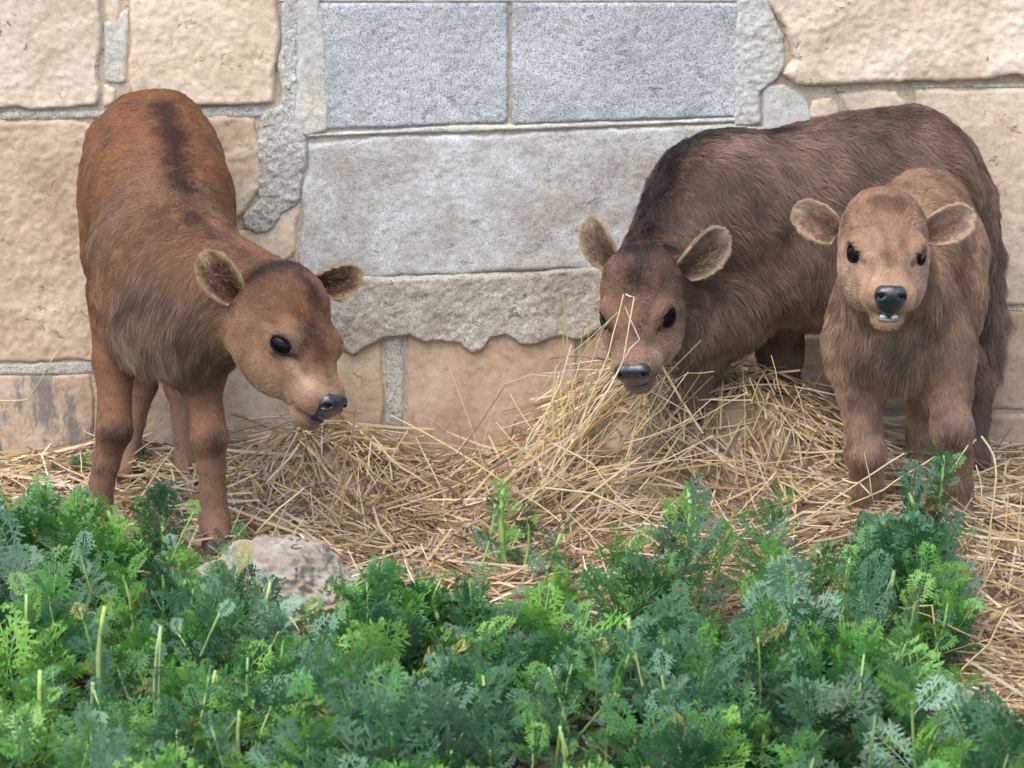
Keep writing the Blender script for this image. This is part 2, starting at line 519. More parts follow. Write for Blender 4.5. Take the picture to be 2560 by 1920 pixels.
slab('mortar_joint', [(760, 332), (980, 322), (1100, 314), (1280, 312), (1500, 303), (1850, 292), (1852, 308), (1500, 322), (1280, 328), (1000, 338), (760, 348)], 0.031, M['mortar_pale'], bevel=0.0045, edge=0.004, amp=0.003, fine=0.002, res=0.003, label='crumbly cream mortar line under the concrete blocks')
slab('mortar_smear', [(690, -140), (812, -140), (805, 40), (818, 200), (815, 325), (770, 340), (735, 330), (745, 200), (738, 60)], 0.0315, M['mortar_pale'], bevel=0.0045, edge=0.008, amp=0.003, fine=0.002)
slab('mortar_smear', [(716, -140), (750, -140), (752, 120), (758, 300), (770, 360), (758, 450), (748, 515), (705, 535), (690, 572), (640, 592), (606, 575), (612, 540), (648, 500), (644, 400), (648, 300), (664, 270), (690, 264), (690, 150), (702, 80)], 0.0315, M['mortar'], bevel=0.008, edge=0.012, amp=0.006, fine=0.0042, res=0.003, label='rough grey mortar filling beside the concrete blocks')
slab('mortar_smear', [(1838, -140), (1925, -140), (1945, 40), (1968, 120), (1960, 180), (1930, 210), (1900, 230), (1905, 310), (1842, 312), (1836, 160)], 0.0318, M['mortar_pale'], bevel=0.008, edge=0.011, amp=0.006, fine=0.004, res=0.003, label='rough pale mortar strip at the right of the concrete blocks')
slab('mortar_smear', [(1908, 216), (1960, 210), (2010, 240), (2034, 280), (2030, 330), (1905, 330)], 0.0275, M['mortar_pale'], bevel=0.0045, edge=0.004, amp=0.002)
# cement render and its thicker lower lip
slab('render_patch', [(756, 352), (1000, 340), (1280, 330), (1500, 322), (1860, 306), (1960, 330), (1965, 580), (1700, 640), (1490, 676), (1300, 684), (1000, 694), (752, 706), (745, 640), (750, 560), (748, 470), (764, 420)], 0.030, M['render'], bevel=0.008, edge=0.007, amp=0.005, fine=0.002, ridge=0.001, label='patch of grey cement render smeared over the stones')
slab('render_patch', [(742, 702), (1000, 690), (1300, 680), (1500, 670), (1640, 660), (1640, 820), (1500, 832), (1455, 858), (1400, 850), (1345, 866), (1300, 868), (1262, 848), (1232, 852), (1208, 880), (1180, 892), (1150, 864), (1100, 860), (1060, 866), (1020, 846), (965, 850), (930, 868), (885, 896), (850, 884), (800, 880), (742, 870)], 0.039, M['render_low'], bevel=0.008, edge=0.008, amp=0.006, fine=0.0035, ridge=0.003, res=0.003, back=0.0, label='thick lower band of render with a broken bottom edge')
# rows of the wall outside the photograph's frame
for row, (z0, z1) in enumerate([(0.0, 0.30), (0.31, 0.62), (0.63, 0.94), (0.95, 1.27), (1.28, 1.60), (1.61, 1.94)]):
    for c in range(-6, 7):
        x0 = c * 0.5 + (0.25 if row % 2 else 0)
        x1 = x0 + 0.488
        if z0 < 0.95 and x1 > -1.16 and x0 < 1.16:
            continue
        if -0.66 < x0 < 0.45 and z0 < 1.1:
            continue
        ax, bx_ = x0, x1
        if z0 < 0.9:
            if ax < -1.16 < bx_:
                bx_ = -1.17
            if ax < 1.16 < bx_:
                ax = 1.17
        poly = [(1280 + q[0] / (TX * np.dot(np.array([q[0], -0.03, q[1]]) - CAM, -CC)) * 1280,
                 960 - np.dot(np.array([q[0], -0.03, q[1]]) - CAM, CU) / (TX * np.dot(np.array([q[0], -0.03, q[1]]) - CAM, -CC)) * 1280)
                for q in ((ax, z1), (bx_, z1), (bx_, z0), (ax, z0))]
        slab('stone_block', poly, 0.03, M['lime_pale'] if (c + row) % 2 else M['lime_right'], res=0.025, bevel=0.03, fine=0, amp=0.006)

# ------------------------------------------------------------------ rock
def blob_rock(name, centre, radii, label, mat, seed, sub=5):
    import bmesh
    bm = bmesh.new()
    bmesh.ops.create_icosphere(bm, subdivisions=sub, radius=1)
    me = bpy.data.meshes.new('tmp')
    bm.to_mesh(me)
    bm.free()
    V = np.zeros(len(me.vertices) * 3)
    me.vertices.foreach_get('co', V)
    V = V.reshape(-1, 3)
    F = np.array([p.vertices[:] for p in me.polygons])
    bpy.data.meshes.remove(me)
    r = 1 + 0.28 * fbm(V * 1.6 + seed, 3, seed) + 0.10 * fbm(V * 5 + seed, 3, seed + 4) - 0.10 * np.maximum(0, noise(V * 9, seed + 9) - 0.25) + 0.07 * fbm(V * 12, 4, seed + 2, 0.7) - 0.16 * np.maximum(0, noise(V * 13, seed + 8) - 0.25) - 0.10 * np.maximum(0, noise(V * 26, seed + 12) - 0.3)
    V = V * r[:, None] * np.array(radii)
    V[:, 2] = np.maximum(V[:, 2], -0.4 * radii[2])
    ob = mesh_np(name, V, F, mat)
    ob.location = centre
    return ob


rk = blob_rock('field_rock', PG(700, -0.86, 0.035), (0.138, 0.095, 0.088), '', M['rock'], 3, 6)
tag(rk, 'pale pitted boulder half hidden by weeds in front of the left calf', 'rock', kind='thing')

# ------------------------------------------------------------------ calves
def surface_nets(Fd, origin, h):
    S = Fd < 0
    nx, ny, nz = Fd.shape
    cnt = np.zeros((nx - 1, ny - 1, nz - 1), np.int8)
    for dx in (0, 1):
        for dy in (0, 1):
            for dz in (0, 1):
                cnt += S[dx:nx - 1 + dx, dy:ny - 1 + dy, dz:nz - 1 + dz]
    act = (cnt > 0) & (cnt < 8)
    ci = np.argwhere(act)
    vid = np.full(act.shape, -1, np.int32)
    vid[act] = np.arange(len(ci))
    corner = np.array([[a, b, c] for a in (0, 1) for b in (0, 1) for c in (0, 1)])
    vals = np.stack([Fd[ci[:, 0] + c[0], ci[:, 1] + c[1], ci[:, 2] + c[2]] for c in corner], 1)
    acc = np.zeros((len(ci), 3))
    num = np.zeros(len(ci))
    for i in range(8):
        for j in range(i + 1, 8):
            if np.abs(corner[i] - corner[j]).sum() != 1:
                continue
            f0, f1 = vals[:, i], vals[:, j]
            m = (f0 < 0) != (f1 < 0)
            t = np.where(m, f0 / np.where(m, f0 - f1, 1), 0)
            acc += np.where(m[:, None], corner[i] + t[:, None] * (corner[j] - corner[i]), 0)
            num += m
    V = (ci + acc / num[:, None]) * h + origin
    quads = []
    for ax in range(3):
        sl0 = [slice(None)] * 3
        sl1 = [slice(None)] * 3
        sl0[ax] = slice(0, -1)
        sl1[ax] = slice(1, None)
        ch = S[tuple(sl0)] != S[tuple(sl1)]
        e = np.argwhere(ch)
        o1, o2 = [(1, 2), (2, 0), (0, 1)][ax]
        ok = (e[:, o1] > 0) & (e[:, o2] > 0) & (e[:, o1] < S.shape[o1] - 1) & (e[:, o2] < S.shape[o2] - 1)
        e = e[ok]
        ins = S[e[:, 0], e[:, 1], e[:, 2]]

        def cell(d1, d2):
            c = e.copy()
            c[:, o1] -= d1
            c[:, o2] -= d2
            return vid[c[:, 0], c[:, 1], c[:, 2]]
        q = np.stack([cell(1, 1), cell(0, 1), cell(0, 0), cell(1, 0)], 1)
        q[~ins] = q[~ins][:, ::-1]
        quads.append(q)
    return V, np.concatenate(quads)


class Prim:
    """tapered capsule or ellipsoid of a body; flat=(direction, factor) narrows it along a direction"""

    def __init__(s, a, b, ra, rb, k=0.03, flow=None, col=None, ln=None, flat=None, tagname='', rot=None, radii=None, sub=False):
        s.a, s.b = np.asarray(a, float), np.asarray(b, float)
        s.ra, s.rb, s.k, s.flat, s.rot, s.radii, s.sub = ra, rb, k, flat, rot, radii, sub
        s.flow = unit(s.b - s.a) if flow is None else unit(flow)
        s.col, s.ln, s.tag = col, ln, tagname
        r = max(ra, rb) if radii is None else max(radii)
        if flat is not None and flat[1] < 1:
            r /= flat[1]
        s.lo, s.hi = np.minimum(s.a, s.b) - r, np.maximum(s.a, s.b) + r

    def d(s, p):
        if s.radii is not None:
            q = ((p - s.a) @ s.rot.T) / s.radii
            n = np.sqrt((q * q).sum(-1)) + 1e-9
            g = np.sqrt(((q / s.radii) ** 2).sum(-1)) + 1e-9
            return n * (n - 1) / g
        pp = p
        a, b = s.a, s.b
        if s.flat is not None:
            dr, fc = s.flat
            pp = p + ((p - a) @ dr)[..., None] * dr * (fc - 1)
            b = b + ((b - a) @ dr) * dr * (fc - 1)
        ab = b - a
        t = np.clip(((pp - a) @ ab) / max(ab @ ab, 1e-12), 0, 1)
        q = pp - a - t[..., None] * ab
        return np.sqrt((q * q).sum(-1)) - (s.ra + (s.rb - s.ra) * t)


def sdf_mesh(prims, h):
    mk = 0.5 * max(p.k for p in prims) + 2 * h
    lo = np.min([p.lo for p in prims if not p.sub], 0) - mk
    hi = np.max([p.hi for p in prims if not p.sub], 0) + mk
    n = np.ceil((hi - lo) / h).astype(int) + 1
    Fd = np.full(n, 0.5, np.float32)
    for p in prims:
        mg = p.k + 0.012
        i0 = np.clip(np.floor((p.lo - mg - lo) / h).astype(int), 0, n - 1)
        i1 = np.clip(np.ceil((p.hi + mg - lo) / h).astype(int) + 1, 1, n)
        ax = [lo[c] + h * np.arange(i0[c], i1[c]) for c in range(3)]
        G = np.stack(np.meshgrid(*ax, indexing='ij'), -1)
        d = p.d(G)
        S = Fd[i0[0]:i1[0], i0[1]:i1[1], i0[2]:i1[2]]
        if p.sub:
            hh = np.maximum(p.k - np.abs(S + d), 0) / p.k
            S[...] = np.maximum(S, -d) + hh * hh * p.k * 0.25
        else:
            hh = np.maximum(p.k - np.abs(S - d), 0) / p.k
            S[...] = np.minimum(S, d) - hh * hh * p.k * 0.25
    return surface_nets(Fd, lo, h)


def vert_normals(V, Q):
    n = np.cross(V[Q[:, 2]] - V[Q[:, 0]], V[Q[:, 3]] - V[Q[:, 1]])
    N = np.zeros_like(V)
    for k in range(4):
        np.add.at(N, Q[:, k], n)
    return N / (np.linalg.norm(N, axis=1, keepdims=True) + 1e-12)


def smooth_mesh(V, Q, it):
    deg = np.zeros(len(V))
    for k in range(4):
        np.add.at(deg, Q[:, k], 2)
    for _ in range(it):
        A = np.zeros_like(V)
        for k in range(4):
            np.add.at(A, Q[:, k], V[Q[:, (k + 1) % 4]] + V[Q[:, (k - 1) % 4]])
        V = 0.5 * V + 0.5 * A / deg[:, None]
    return V


def hair_object(name, roots, normals, flow, length, colr, mat, parent, origin, rng, lift=0.45, radius=0.0005, clump=0.35, cfreq=55, droop=0.25, npt=5, streak=0.0):
    n = len(roots)
    # clumped, wavy directions
    nz = np.stack([fbm(roots * cfreq + 31 * i, 2, 77 + i) for i in range(3)], -1)
    nz2 = np.stack([noise(roots * cfreq * 0.3 + 13 * i, 87 + i) for i in range(3)], -1)
    d = flow + clump * 1.6 * nz + clump * 0.8 * nz2 + 0.10 * rng.normal(size=(n, 3))
    d -= (d * normals).sum(1, keepdims=True) * normals
    d /= np.linalg.norm(d, axis=1, keepdims=True) + 1e-9
    colr = colr * np.clip(1 + streak * (nz[:, :1] + 0.5 * nz2[:, :1]), 0.35, 1.6)  # tint follows the clumps, painting in the shade of gaps in parted fur
    lift = np.asarray(lift).reshape(-1, 1)
    lf = lift * (1 + 0.5 * nz[:, :1] + 0.25 * rng.normal(size=(n, 1)))
    d0 = d + normals * np.clip(lf, 0.08, 1.5)
    d0 /= np.linalg.norm(d0, axis=1, keepdims=True)
    t = np.linspace(0, 1, npt)
    L = length[:, None, None]
    curl = np.stack([noise(roots * cfreq * 1.7 + 5 * i, 97 + i) for i in range(3)], -1)
    pts = roots[:, None, :] - normals[:, None, :] * 0.0004 + L * (t[None, :, None] * d0[:, None, :] + (t ** 2)[None, :, None] * (-normals * np.clip(lf, 0, 1) * 0.42 + np.array([0, 0, -droop]) + 0.22 * curl)[:, None, :])
    cu = bpy.data.hair_curves.new(name)
    cu.add_curves([npt] * n)
    cu.position_data.foreach_set('vector', (pts - origin).astype(np.float32).ravel())
    ra = cu.attributes.get('radius') or cu.attributes.new('radius', 'FLOAT', 'POINT')
    rr = np.tile(radius * (1 - 0.8 * t ** 1.5), (n, 1)) * (0.7 + 0.6 * rng.random((n, 1)))
    ra.data.foreach_set('value', rr.astype(np.float32).ravel())
    ca = cu.attributes.new('tint', 'FLOAT_COLOR', 'POINT')
    c4 = np.ones((n, npt, 4), np.float32)
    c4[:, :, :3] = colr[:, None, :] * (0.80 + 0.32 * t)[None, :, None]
    ca.data.foreach_set('color', c4.ravel())
    cu.materials.append(mat)
    ob = bpy.data.objects.new(name, cu)
    COL.objects.link(ob)
    ob.parent = parent
    return ob


def sample_surface(V, Q, n, rng, weight=None):
    T = np.concatenate([Q[:, [0, 1, 2]], Q[:, [0, 2, 3]]])
    A = 0.5 * np.linalg.norm(np.cross(V[T[:, 1]] - V[T[:, 0]], V[T[:, 2]] - V[T[:, 0]]), axis=1)
    if weight is not None:
        A = A * weight[T].mean(1)
    c = np.cumsum(A)
    ti = np.searchsorted(c, rng.random(n) * c[-1]).clip(0, len(T) - 1)
    r1, r2 = np.sqrt(rng.random(n)), rng.random(n)
    w = np.stack([1 - r1, r1 * (1 - r2), r1 * r2], -1)
    return T[ti], w


def ellipsoid_mesh(name, c, R, radii, mat, parent, origin, nu=24, nv=14):
    """R rows are the axes"""
    u = np.linspace(0, 2 * math.pi, nu, endpoint=False)
    v = np.linspace(0.02, math.pi - 0.02, nv)
    U, W = np.meshgrid(u, v, indexing='ij')
    q = np.stack([np.cos(U) * np.sin(W) * radii[0], np.sin(U) * np.sin(W) * radii[1], np.cos(W) * radii[2]], -1).reshape(-1, 3)
    V = q @ R + c
    I = np.arange(nu * nv).reshape(nu, nv)
    J = np.roll(I, -1, 0)
    F = np.stack([I[:, :-1], I[:, 1:], J[:, 1:], J[:, :-1]], -1).reshape(-1, 4)
    return mesh_np(name, V, F, mat, parent, origin=origin)


class Calf:
    def __init__(s, name, label, seed, base, coat):
        s.rng = np.random.default_rng(seed)
        s.prims, s.paint, s.bald = [], [], []
        s.name, s.base, s.coat = name, np.asarray(base, float), coat
        s.root = empty(name, base)
        tag(s.root, label, 'calf', 'young calves by the wall')

    def cap(s, a, b, ra, rb, **kw):
        s.prims.append(Prim(a, b, ra, rb, **kw))

    def head(s, O, L, f, u, ear_dirs, mouth=True, teeth=False, fat=(1.10, 1.14), eye_y=0.195, eye_s=1.1, nose_w=0.9, eye_z=0.066):
        s.nw = nose_w
        c = s.coat
        f = unit(f)
        u = unit(np.asarray(u) - f * np.dot(u, f))
        l = np.cross(u, f)          # the calf's left side
        s.O, s.L, s.f, s.u, s.l = np.asarray(O), L, f, u, l
        H = s.H = lambda x, y, z: s.O + L * (x * f + fat[0] * y * l + fat[1] * z * u)
        fv = np.array([1.0, fat[0], fat[1]])
        s.fv = fv
        Rm = np.stack([f, l, u])

        def ell(c0, r, k=0.06, **kw):
            s.prims.append(Prim(H(*c0), H(*c0), 0, 0, k=k * L, rot=Rm, radii=np.array(r) * fv * L, tagname='head', **kw))

        def cap(a, b, ra, rb, k=0.08, **kw):
            s.prims.append(Prim(H(*a), H(*b), ra * L * fat[0], rb * L * fat[0], k=k * L, tagname='head', **kw))
        hl, ht = c['head_len'], c['head']
        back = -f + 0.25 * u
        ell((0.20, 0, 0.03), (0.28, 0.230, 0.22), 0.1, flow=-f * 0.6 - u * 0.5, col=c['crown'], ln=hl * 1.5)
        cap((0.30, 0, 0.055), (0.60, 0, 0.035), 0.185, 0.135, 0.1, flow=back, col=ht, ln=hl)
        cap((0.58, 0, 0.03), (0.88, 0, 0.0), 0.122, 0.098, 0.06, flow=back, col=c['nasal'], ln=hl * 0.7)
        ell((0.880, 0, -0.02), (0.115, 0.140, 0.116), 0.05, flow=back, col=c['muzzle'], ln=hl * 0.5)
        for sd in (-1, 1):
            ell((0.40, sd * 0.118, -0.12), (0.35, 0.125, 0.215), 0.10, flow=-f - 0.35 * u, col=c['cheek'], ln=hl)
            cap((0.26, sd * 0.075, -0.25), (0.80, sd * 0.035, -0.13), 0.10, 0.070, 0.08, flow=-f - 0.3 * u, col=c['cheek'], ln=hl * 0.8)
            ell((0.525, sd * 0.158, 0.075), (0.115, 0.07, 0.075), 0.05, flow=-f + sd * 0.3 * l, col=c['brow'], ln=hl * 0.7)
            ell((0.79, sd * 0.086, -0.065), (0.14, 0.064, 0.083), 0.04, flow=-f + sd * 0.4 * l, col=c['muzzle'], ln=hl * 0.5)
        for sd in (-1, 1):
            cap((0.40, sd * 0.195, -0.02), (0.70, sd * 0.115, -0.02), 0.045, 0.035, 0.05, flow=-f, col=c['cheek'], ln=hl * 0.8)
        ell((0.895, 0, -0.172), (0.105, 0.094, 0.060), 0.03, flow=-f, col=c['chin'], ln=hl * 0.7)
        if mouth:
            s.prims.append(Prim(H(0.90, 0, -0.110), H(0.90, 0, -0.110), 0, 0, k=0.01 * L, rot=Rm, radii=np.array((0.17, 0.17, 0.013)) * L, sub=True))
        # eyes
        s.eyes = []
        Ls = L * eye_s
        for sd in (-1, 1):
            ec = H(0.550, sd * eye_y, eye_z)
            en = unit(sd * 0.86 * l + 0.30 * u + 0.42 * f)
            ea = unit(f * 0.8 + u * 0.28 - en * np.dot(f * 0.8 + u * 0.28, en))
            eb = np.cross(en, ea)
            R = np.stack([ea, eb, en])
            s.eyes.append((ec, R, Ls))
            s.prims.append(Prim(ec + en * 0.018 * Ls, ec + en * 0.018 * Ls, 0, 0, k=0.02 * Ls, rot=R, radii=np.array((0.086, 0.060, 0.045)) * Ls, sub=True))
            s.bald.append((ec, R, np.array((0.086, 0.060, 0.09)) * Ls))
            up = eb if np.dot(eb, u) > 0 else -eb
            pr_ = lambda a_, u_, n_: ec + Ls * (a_ * ea + u_ * up + n_ * en)
            for (a0, u0, n0), (a1, u1, n1), rr_, cc_ in (((-0.094, 0.018, -0.020), (-0.04, 0.066, -0.004), 0.012, c['brow']), ((-0.04, 0.066, -0.004), (0.05, 0.072, -0.008), 0.012, c['brow']), ((0.05, 0.072, -0.008), (0.11, 0.034, -0.022), 0.008, c['brow']),
                                                        ((-0.08, -0.030, -0.016), (-0.02, -0.068, -0.014), 0.010, c['cheek']), ((-0.02, -0.068, -0.014), (0.08, -0.052, -0.018), 0.010, c['cheek'])):
                s.prims.append(Prim(pr_(a0, u0, n0), pr_(a1, u1, n1), rr_ * Ls, rr_ * Ls, k=0.02 * Ls, flow=-f, col=cc_, ln=hl * 0.5, tagname='head'))
            s.paint.append((ec + ea * 0.07 * Ls, ec + ea * 0.135 * Ls - up * 0.012 * Ls, 0.016 * Ls, c['tear'], 0.9, 0.018 * Ls))
            s.paint.append((ec - ea * 0.02 * Ls, ec + ea * 0.02 * Ls, 0.082 * Ls, c['eyering'], 0.7, 0.03 * Ls))
        s.ear_spec = ear_dirs
        s.teeth = teeth
        nc = H(0.985, 0, 0.005)
        s.bald.append((nc, Rm, np.array((0.075, 0.115 * nose_w, 0.108)) * L))
        s.nose_frame = (nc, Rm)

    def hit(s, px, py, start=-1.2):
        """point of the body surface seen at a photo pixel"""
        ray = unit(-CC + CR * ((px - 1280) / 1280 * TX) + CU * ((960 - py) / 1280 * TX))
        t = (start - CAM[1]) / ray[1] + np.linspace(0, 1.3, 420)
        p = CAM + t[:, None] * ray
        d = np.full(len(p), 0.5)
        for q in s.prims:
            if not q.sub:
                e = q.d(p)
                hh = np.maximum(q.k - np.abs(d - e), 0) / q.k
                d = np.minimum(d, e) - hh * hh * q.k * 0.25
        i = np.argmax(d < 0) if (d < 0).any() else np.argmin(d)
        return p[i]

    def stroke(s, pix, r, col, st, soft):
        h = [s.hit(*q) for q in pix]
        for i in range(len(h) - 1):
            s.paint.append((h[i], h[i + 1], r, col, st, soft))
        if len(h) == 1:
            s.paint.append((h[0], h[0], r, col, st, soft))

    def colour(s, p):
        """coat colour, hair length and flow at points"""
        pr = [q for q in s.prims if not q.sub]
        D = np.stack([q.d(p) for q in pr], 1)
        W = np.exp(-(D - D.min(1, keepdims=True)) / 0.012)
        W /= W.sum(1, keepdims=True)
        C = W @ np.array([q.col for q in pr])
        Ln = W @ np.array([q.ln for q in pr])
        Fl = W @ np.array([q.flow for q in pr])
        nz = fbm(p * 30, 3, 5)
        nz2 = fbm(p * 95, 3, 15, 0.8)
        C = C * (1 + 0.10 * fbm(p * 9, 2, 6) + 0.10 * nz)[:, None]
        for a, b, r, col, st, soft in s.paint:
            ab = b - a
            t = np.clip(((p - a) @ ab) / max(ab @ ab, 1e-12), 0, 1)
            d = np.linalg.norm(p - a - t[:, None] * ab, axis=1) + 0.9 * soft * nz2
            w = st * smooth01(r + soft, r - soft, d)
            C = C * (1 - w[:, None]) + np.asarray(col) * w[:, None]
        return C, Ln, Fl

    def ear(s, base, d, n, L, W, inner, outer, rim):
        """cupped ear: base point, direction, opening normal"""
        d = unit(d)
        n = unit(n - d * np.dot(n, d))
        sd = np.cross(d, n)
        nu, nv = 22, 17
        u = np.linspace(0, 1, nu)
        v = np.linspace(-1, 1, nv)
        U, Vv = np.meshgrid(u, v, indexing='ij')
        w = W * 0.5 * np.sqrt(U + 0.13) * np.clip(1 - U, 0, 1) ** 0.40 / 0.60
        crv = 1.25 - 0.75 * U
        ang = Vv * crv
        x = w * np.sin(ang) / np.sin(np.clip(crv, 0, math.pi / 2))
        z = w * (1 - np.cos(ang)) / np.sin(np.clip(crv, 0, math.pi / 2)) * 0.85 - 0.30 * W * (1 - U) ** 2
        bend = -0.10 * L * U ** 2
        mid = base + d * 0 + 0
        pts = mid + (U * L)[..., None] * d + x[..., None] * sd + (z + bend)[..., None] * n
        flatp = pts.reshape(-1, 3)
        du = np.gradient(pts, axis=0)
        dv = np.gradient(pts, axis=1)
        nn = np.cross(du, dv)
        nn /= np.linalg.norm(nn, axis=2, keepdims=True) + 1e-12
        if np.sum(nn[nu // 2, nv // 2] * n) < 0:
            nn = -nn
        th = 0.0022
        Vi = (pts + nn * th * 0.5).reshape(-1, 3)
        Vo = (pts - nn * th * 0.5).reshape(-1, 3)
        I = np.arange(nu * nv).reshape(nu, nv)
        F1 = np.stack([I[:-1, :-1], I[1:, :-1], I[1:, 1:], I[:-1, 1:]], -1).reshape(-1, 4)
        F2 = F1[:, ::-1] + nu * nv
        edge = np.concatenate([I[:, 0], I[-1, 1:], I[::-1, -1][1:], I[0, ::-1][1:]])
        e2 = np.roll(edge, -1)
        F3 = np.stack([edge, e2, e2 + nu * nv, edge + nu * nv], -1)
        uu, vv = U.ravel(), Vv.ravel()
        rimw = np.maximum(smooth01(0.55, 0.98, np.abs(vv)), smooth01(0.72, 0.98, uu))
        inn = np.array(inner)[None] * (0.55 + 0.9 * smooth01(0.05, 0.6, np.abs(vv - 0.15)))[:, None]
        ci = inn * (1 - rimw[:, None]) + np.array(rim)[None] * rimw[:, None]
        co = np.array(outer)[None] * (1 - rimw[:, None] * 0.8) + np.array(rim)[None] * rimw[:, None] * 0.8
        V = np.concatenate([Vi, Vo])
        C = np.concatenate([ci, co])
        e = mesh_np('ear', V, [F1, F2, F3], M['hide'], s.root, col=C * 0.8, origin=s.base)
        # ear hair
        rng = s.rng
        k = 7000
        uu_i = rng.random(k) ** 0.8
        vv_i = np.sign(rng.random(k) - 0.5) * rng.random(k) ** 0.55
        iu, iv = (uu_i * (nu - 1)), ((vv_i + 1) / 2 * (nv - 1))
        a0, b0 = np.floor(iu).astype(int).clip(0, nu - 2), np.floor(iv).astype(int).clip(0, nv - 2)
        fa, fb = (iu - a0)[:, None], (iv - b0)[:, None]

        def bil(A):
            return A[a0, b0] * (1 - fa) * (1 - fb) + A[a0 + 1, b0] * fa * (1 - fb) + A[a0, b0 + 1] * (1 - fa) * fb + A[a0 + 1, b0 + 1] * fa * fb
        rp, rn = bil(pts), bil(nn)
        side = np.where(rng.random(k) < 0.5, 1.0, -1.0)
        rn = rn * side[:, None]
        rw = np.maximum(smooth01(0.6, 0.98, np.abs(vv_i)), smooth01(0.75, 0.98, uu_i))
        cin = np.where(side[:, None] > 0, np.array(inner)[None], np.array(outer)[None])
        cc = cin * (1 - rw[:, None]) + np.array(rim)[None] * rw[:, None]
        stre = (side > 0) & (rng.random(k) < 0.22)
        cc[stre] = np.array(rim) * 0.9
        cc = cc * (0.8 + 0.4 * rng.random((k, 1)))
        fl = d[None] * (0.8 + 0.5 * rw[:, None]) + vv_i[:, None] * sd[None] * ((0.3 + 0.5 * rw) * (1 - uu_i ** 2))[:, None]
        ln = (0.005 + 0.0035 * rw + 0.004 * (side > 0) * (1 - rw)) * (0.7 + 0.6 * rng.random(k)) * L / 0.085
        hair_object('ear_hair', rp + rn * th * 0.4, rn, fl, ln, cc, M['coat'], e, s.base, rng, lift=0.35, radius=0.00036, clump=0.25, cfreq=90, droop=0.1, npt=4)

    def build(s, h, nhair, lift, radius, clump, cfreq, droop, streak=0.45):
        c, rng, L, H = s.coat, s.rng, s.L, s.H
        V, Q = sdf_mesh(s.prims, h)
        V = smooth_mesh(V, Q, 2)
        N = vert_normals(V, Q)
        C, Ln, Fl = s.colour(V)
        mesh_np('body', V, Q, M['hide'], s.root, col=C * 0.85, origin=s.base)
        headd = np.stack([q.d(V) for q in s.prims if q.tag == 'head'], 1).min(1)
        wt = 1 + 1.3 * smooth01(0.02, 0.0, headd)
        T, w = sample_surface(V, Q, nhair, rng, wt)
        rp = (V[T] * w[..., None]).sum(1)
        rn = (N[T] * w[..., None]).sum(1)
        rn /= np.linalg.norm(rn, axis=1, keepdims=True) + 1e-9
        keep = rp[:, 2] > 0.01
        for cen, R, rad in s.bald:
            q = ((rp - cen) @ R.T) / rad
            keep &= (q * q).sum(1) > 1
        rp, rn = rp[keep], rn[keep]
        C, Ln, Fl = s.colour(rp)
        C = C * (0.74 + 0.52 * rng.random((len(rp), 1)))
        pale = rng.random(len(rp)) < 0.12
        C[pale] = C[pale] * 1.18
        Ln = Ln * (0.6 + 0.7 * rng.random(len(rp)))
        hd = smooth01(0.012, 0.0, np.stack([q.d(rp) for q in s.prims if q.tag == 'head'], 1).min(1))
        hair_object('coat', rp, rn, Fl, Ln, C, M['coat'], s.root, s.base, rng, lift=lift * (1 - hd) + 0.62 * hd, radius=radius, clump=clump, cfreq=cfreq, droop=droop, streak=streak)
        # nose pad
        nc, R = s.nose_frame
        f, l, u = s.f, s.l, s.u

        def ell(c0, r, k=0.03, sub=False):
            return Prim(H(*c0), H(*c0), 0, 0, k=k * L, rot=R, radii=np.array(r) * s.fv * L, sub=sub)
        w = s.nw
        pr = [ell((0.955, 0, -0.004), (0.056, 0.074 * w, 0.090)), ell((0.962, 0, -0.05), (0.050, 0.074 * w, 0.048)), ell((0.968, 0, 0.02), (0.045, 0.05 * w, 0.06))]
        for sd in (-1, 1):
            pr.insert(1, ell((0.955, sd * 0.052 * w, 0.032), (0.060, 0.056 * w, 0.052)))
            pr.insert(1, ell((0.955, sd * 0.056 * w, -0.008), (0.054, 0.044 * w, 0.060)))
        for sd in (-1, 1):
            pr.append(Prim(H(1.018, sd * 0.052 * w, 0.058), H(0.992, sd * 0.082 * w, 0.036), 0.015 * L, 0.017 * L, k=0.012 * L, sub=True))
            pr.append(Prim(H(0.992, sd * 0.082 * w, 0.036), H(0.982, sd * 0.094 * w, 0.010), 0.012 * L, 0.004 * L, k=0.012 * L, sub=True))
            ellipsoid_mesh('nostril_shade', H(0.988, sd * 0.070 * w, 0.044), R, np.array((0.015, 0.024, 0.016)) * L, M['lid'], s.root, s.base, 14, 8)  # black plug painting the dark of the nostril hole
        Vn, Qn = sdf_mesh(pr, 0.0014)
        mesh_np('nose', smooth_mesh(Vn, Qn, 2), Qn, M['nose'], s.root, origin=s.base)
        # lips
        pr = [Prim(H(0.985, 0, -0.096), H(0.90, 0.10, -0.098), 0.014 * L, 0.010 * L, k=0.01 * L), Prim(H(0.985, 0, -0.096), H(0.90, -0.10, -0.098), 0.014 * L, 0.010 * L, k=0.01 * L),
              Prim(H(0.90, 0.10, -0.098), H(0.78, 0.125, -0.112), 0.010 * L, 0.006 * L, k=0.01 * L), Prim(H(0.90, -0.10, -0.098), H(0.78, -0.125, -0.112), 0.010 * L, 0.006 * L, k=0.01 * L)]
        Vn, Qn = sdf_mesh(pr, 0.0014)
        mesh_np('lip', Vn, Qn, M['lip'], s.root, origin=s.base)
        pr = [Prim(H(0.965, 0, -0.128), H(0.965, 0, -0.128), 0, 0, k=0.01 * L, rot=R, radii=np.array((0.032, 0.074, 0.013)) * L)]
        Vn, Qn = sdf_mesh(pr, 0.0014)
        mesh_np('lower_lip', Vn, Qn, M['gum' if s.teeth else 'lip_grey'], s.root, origin=s.base)
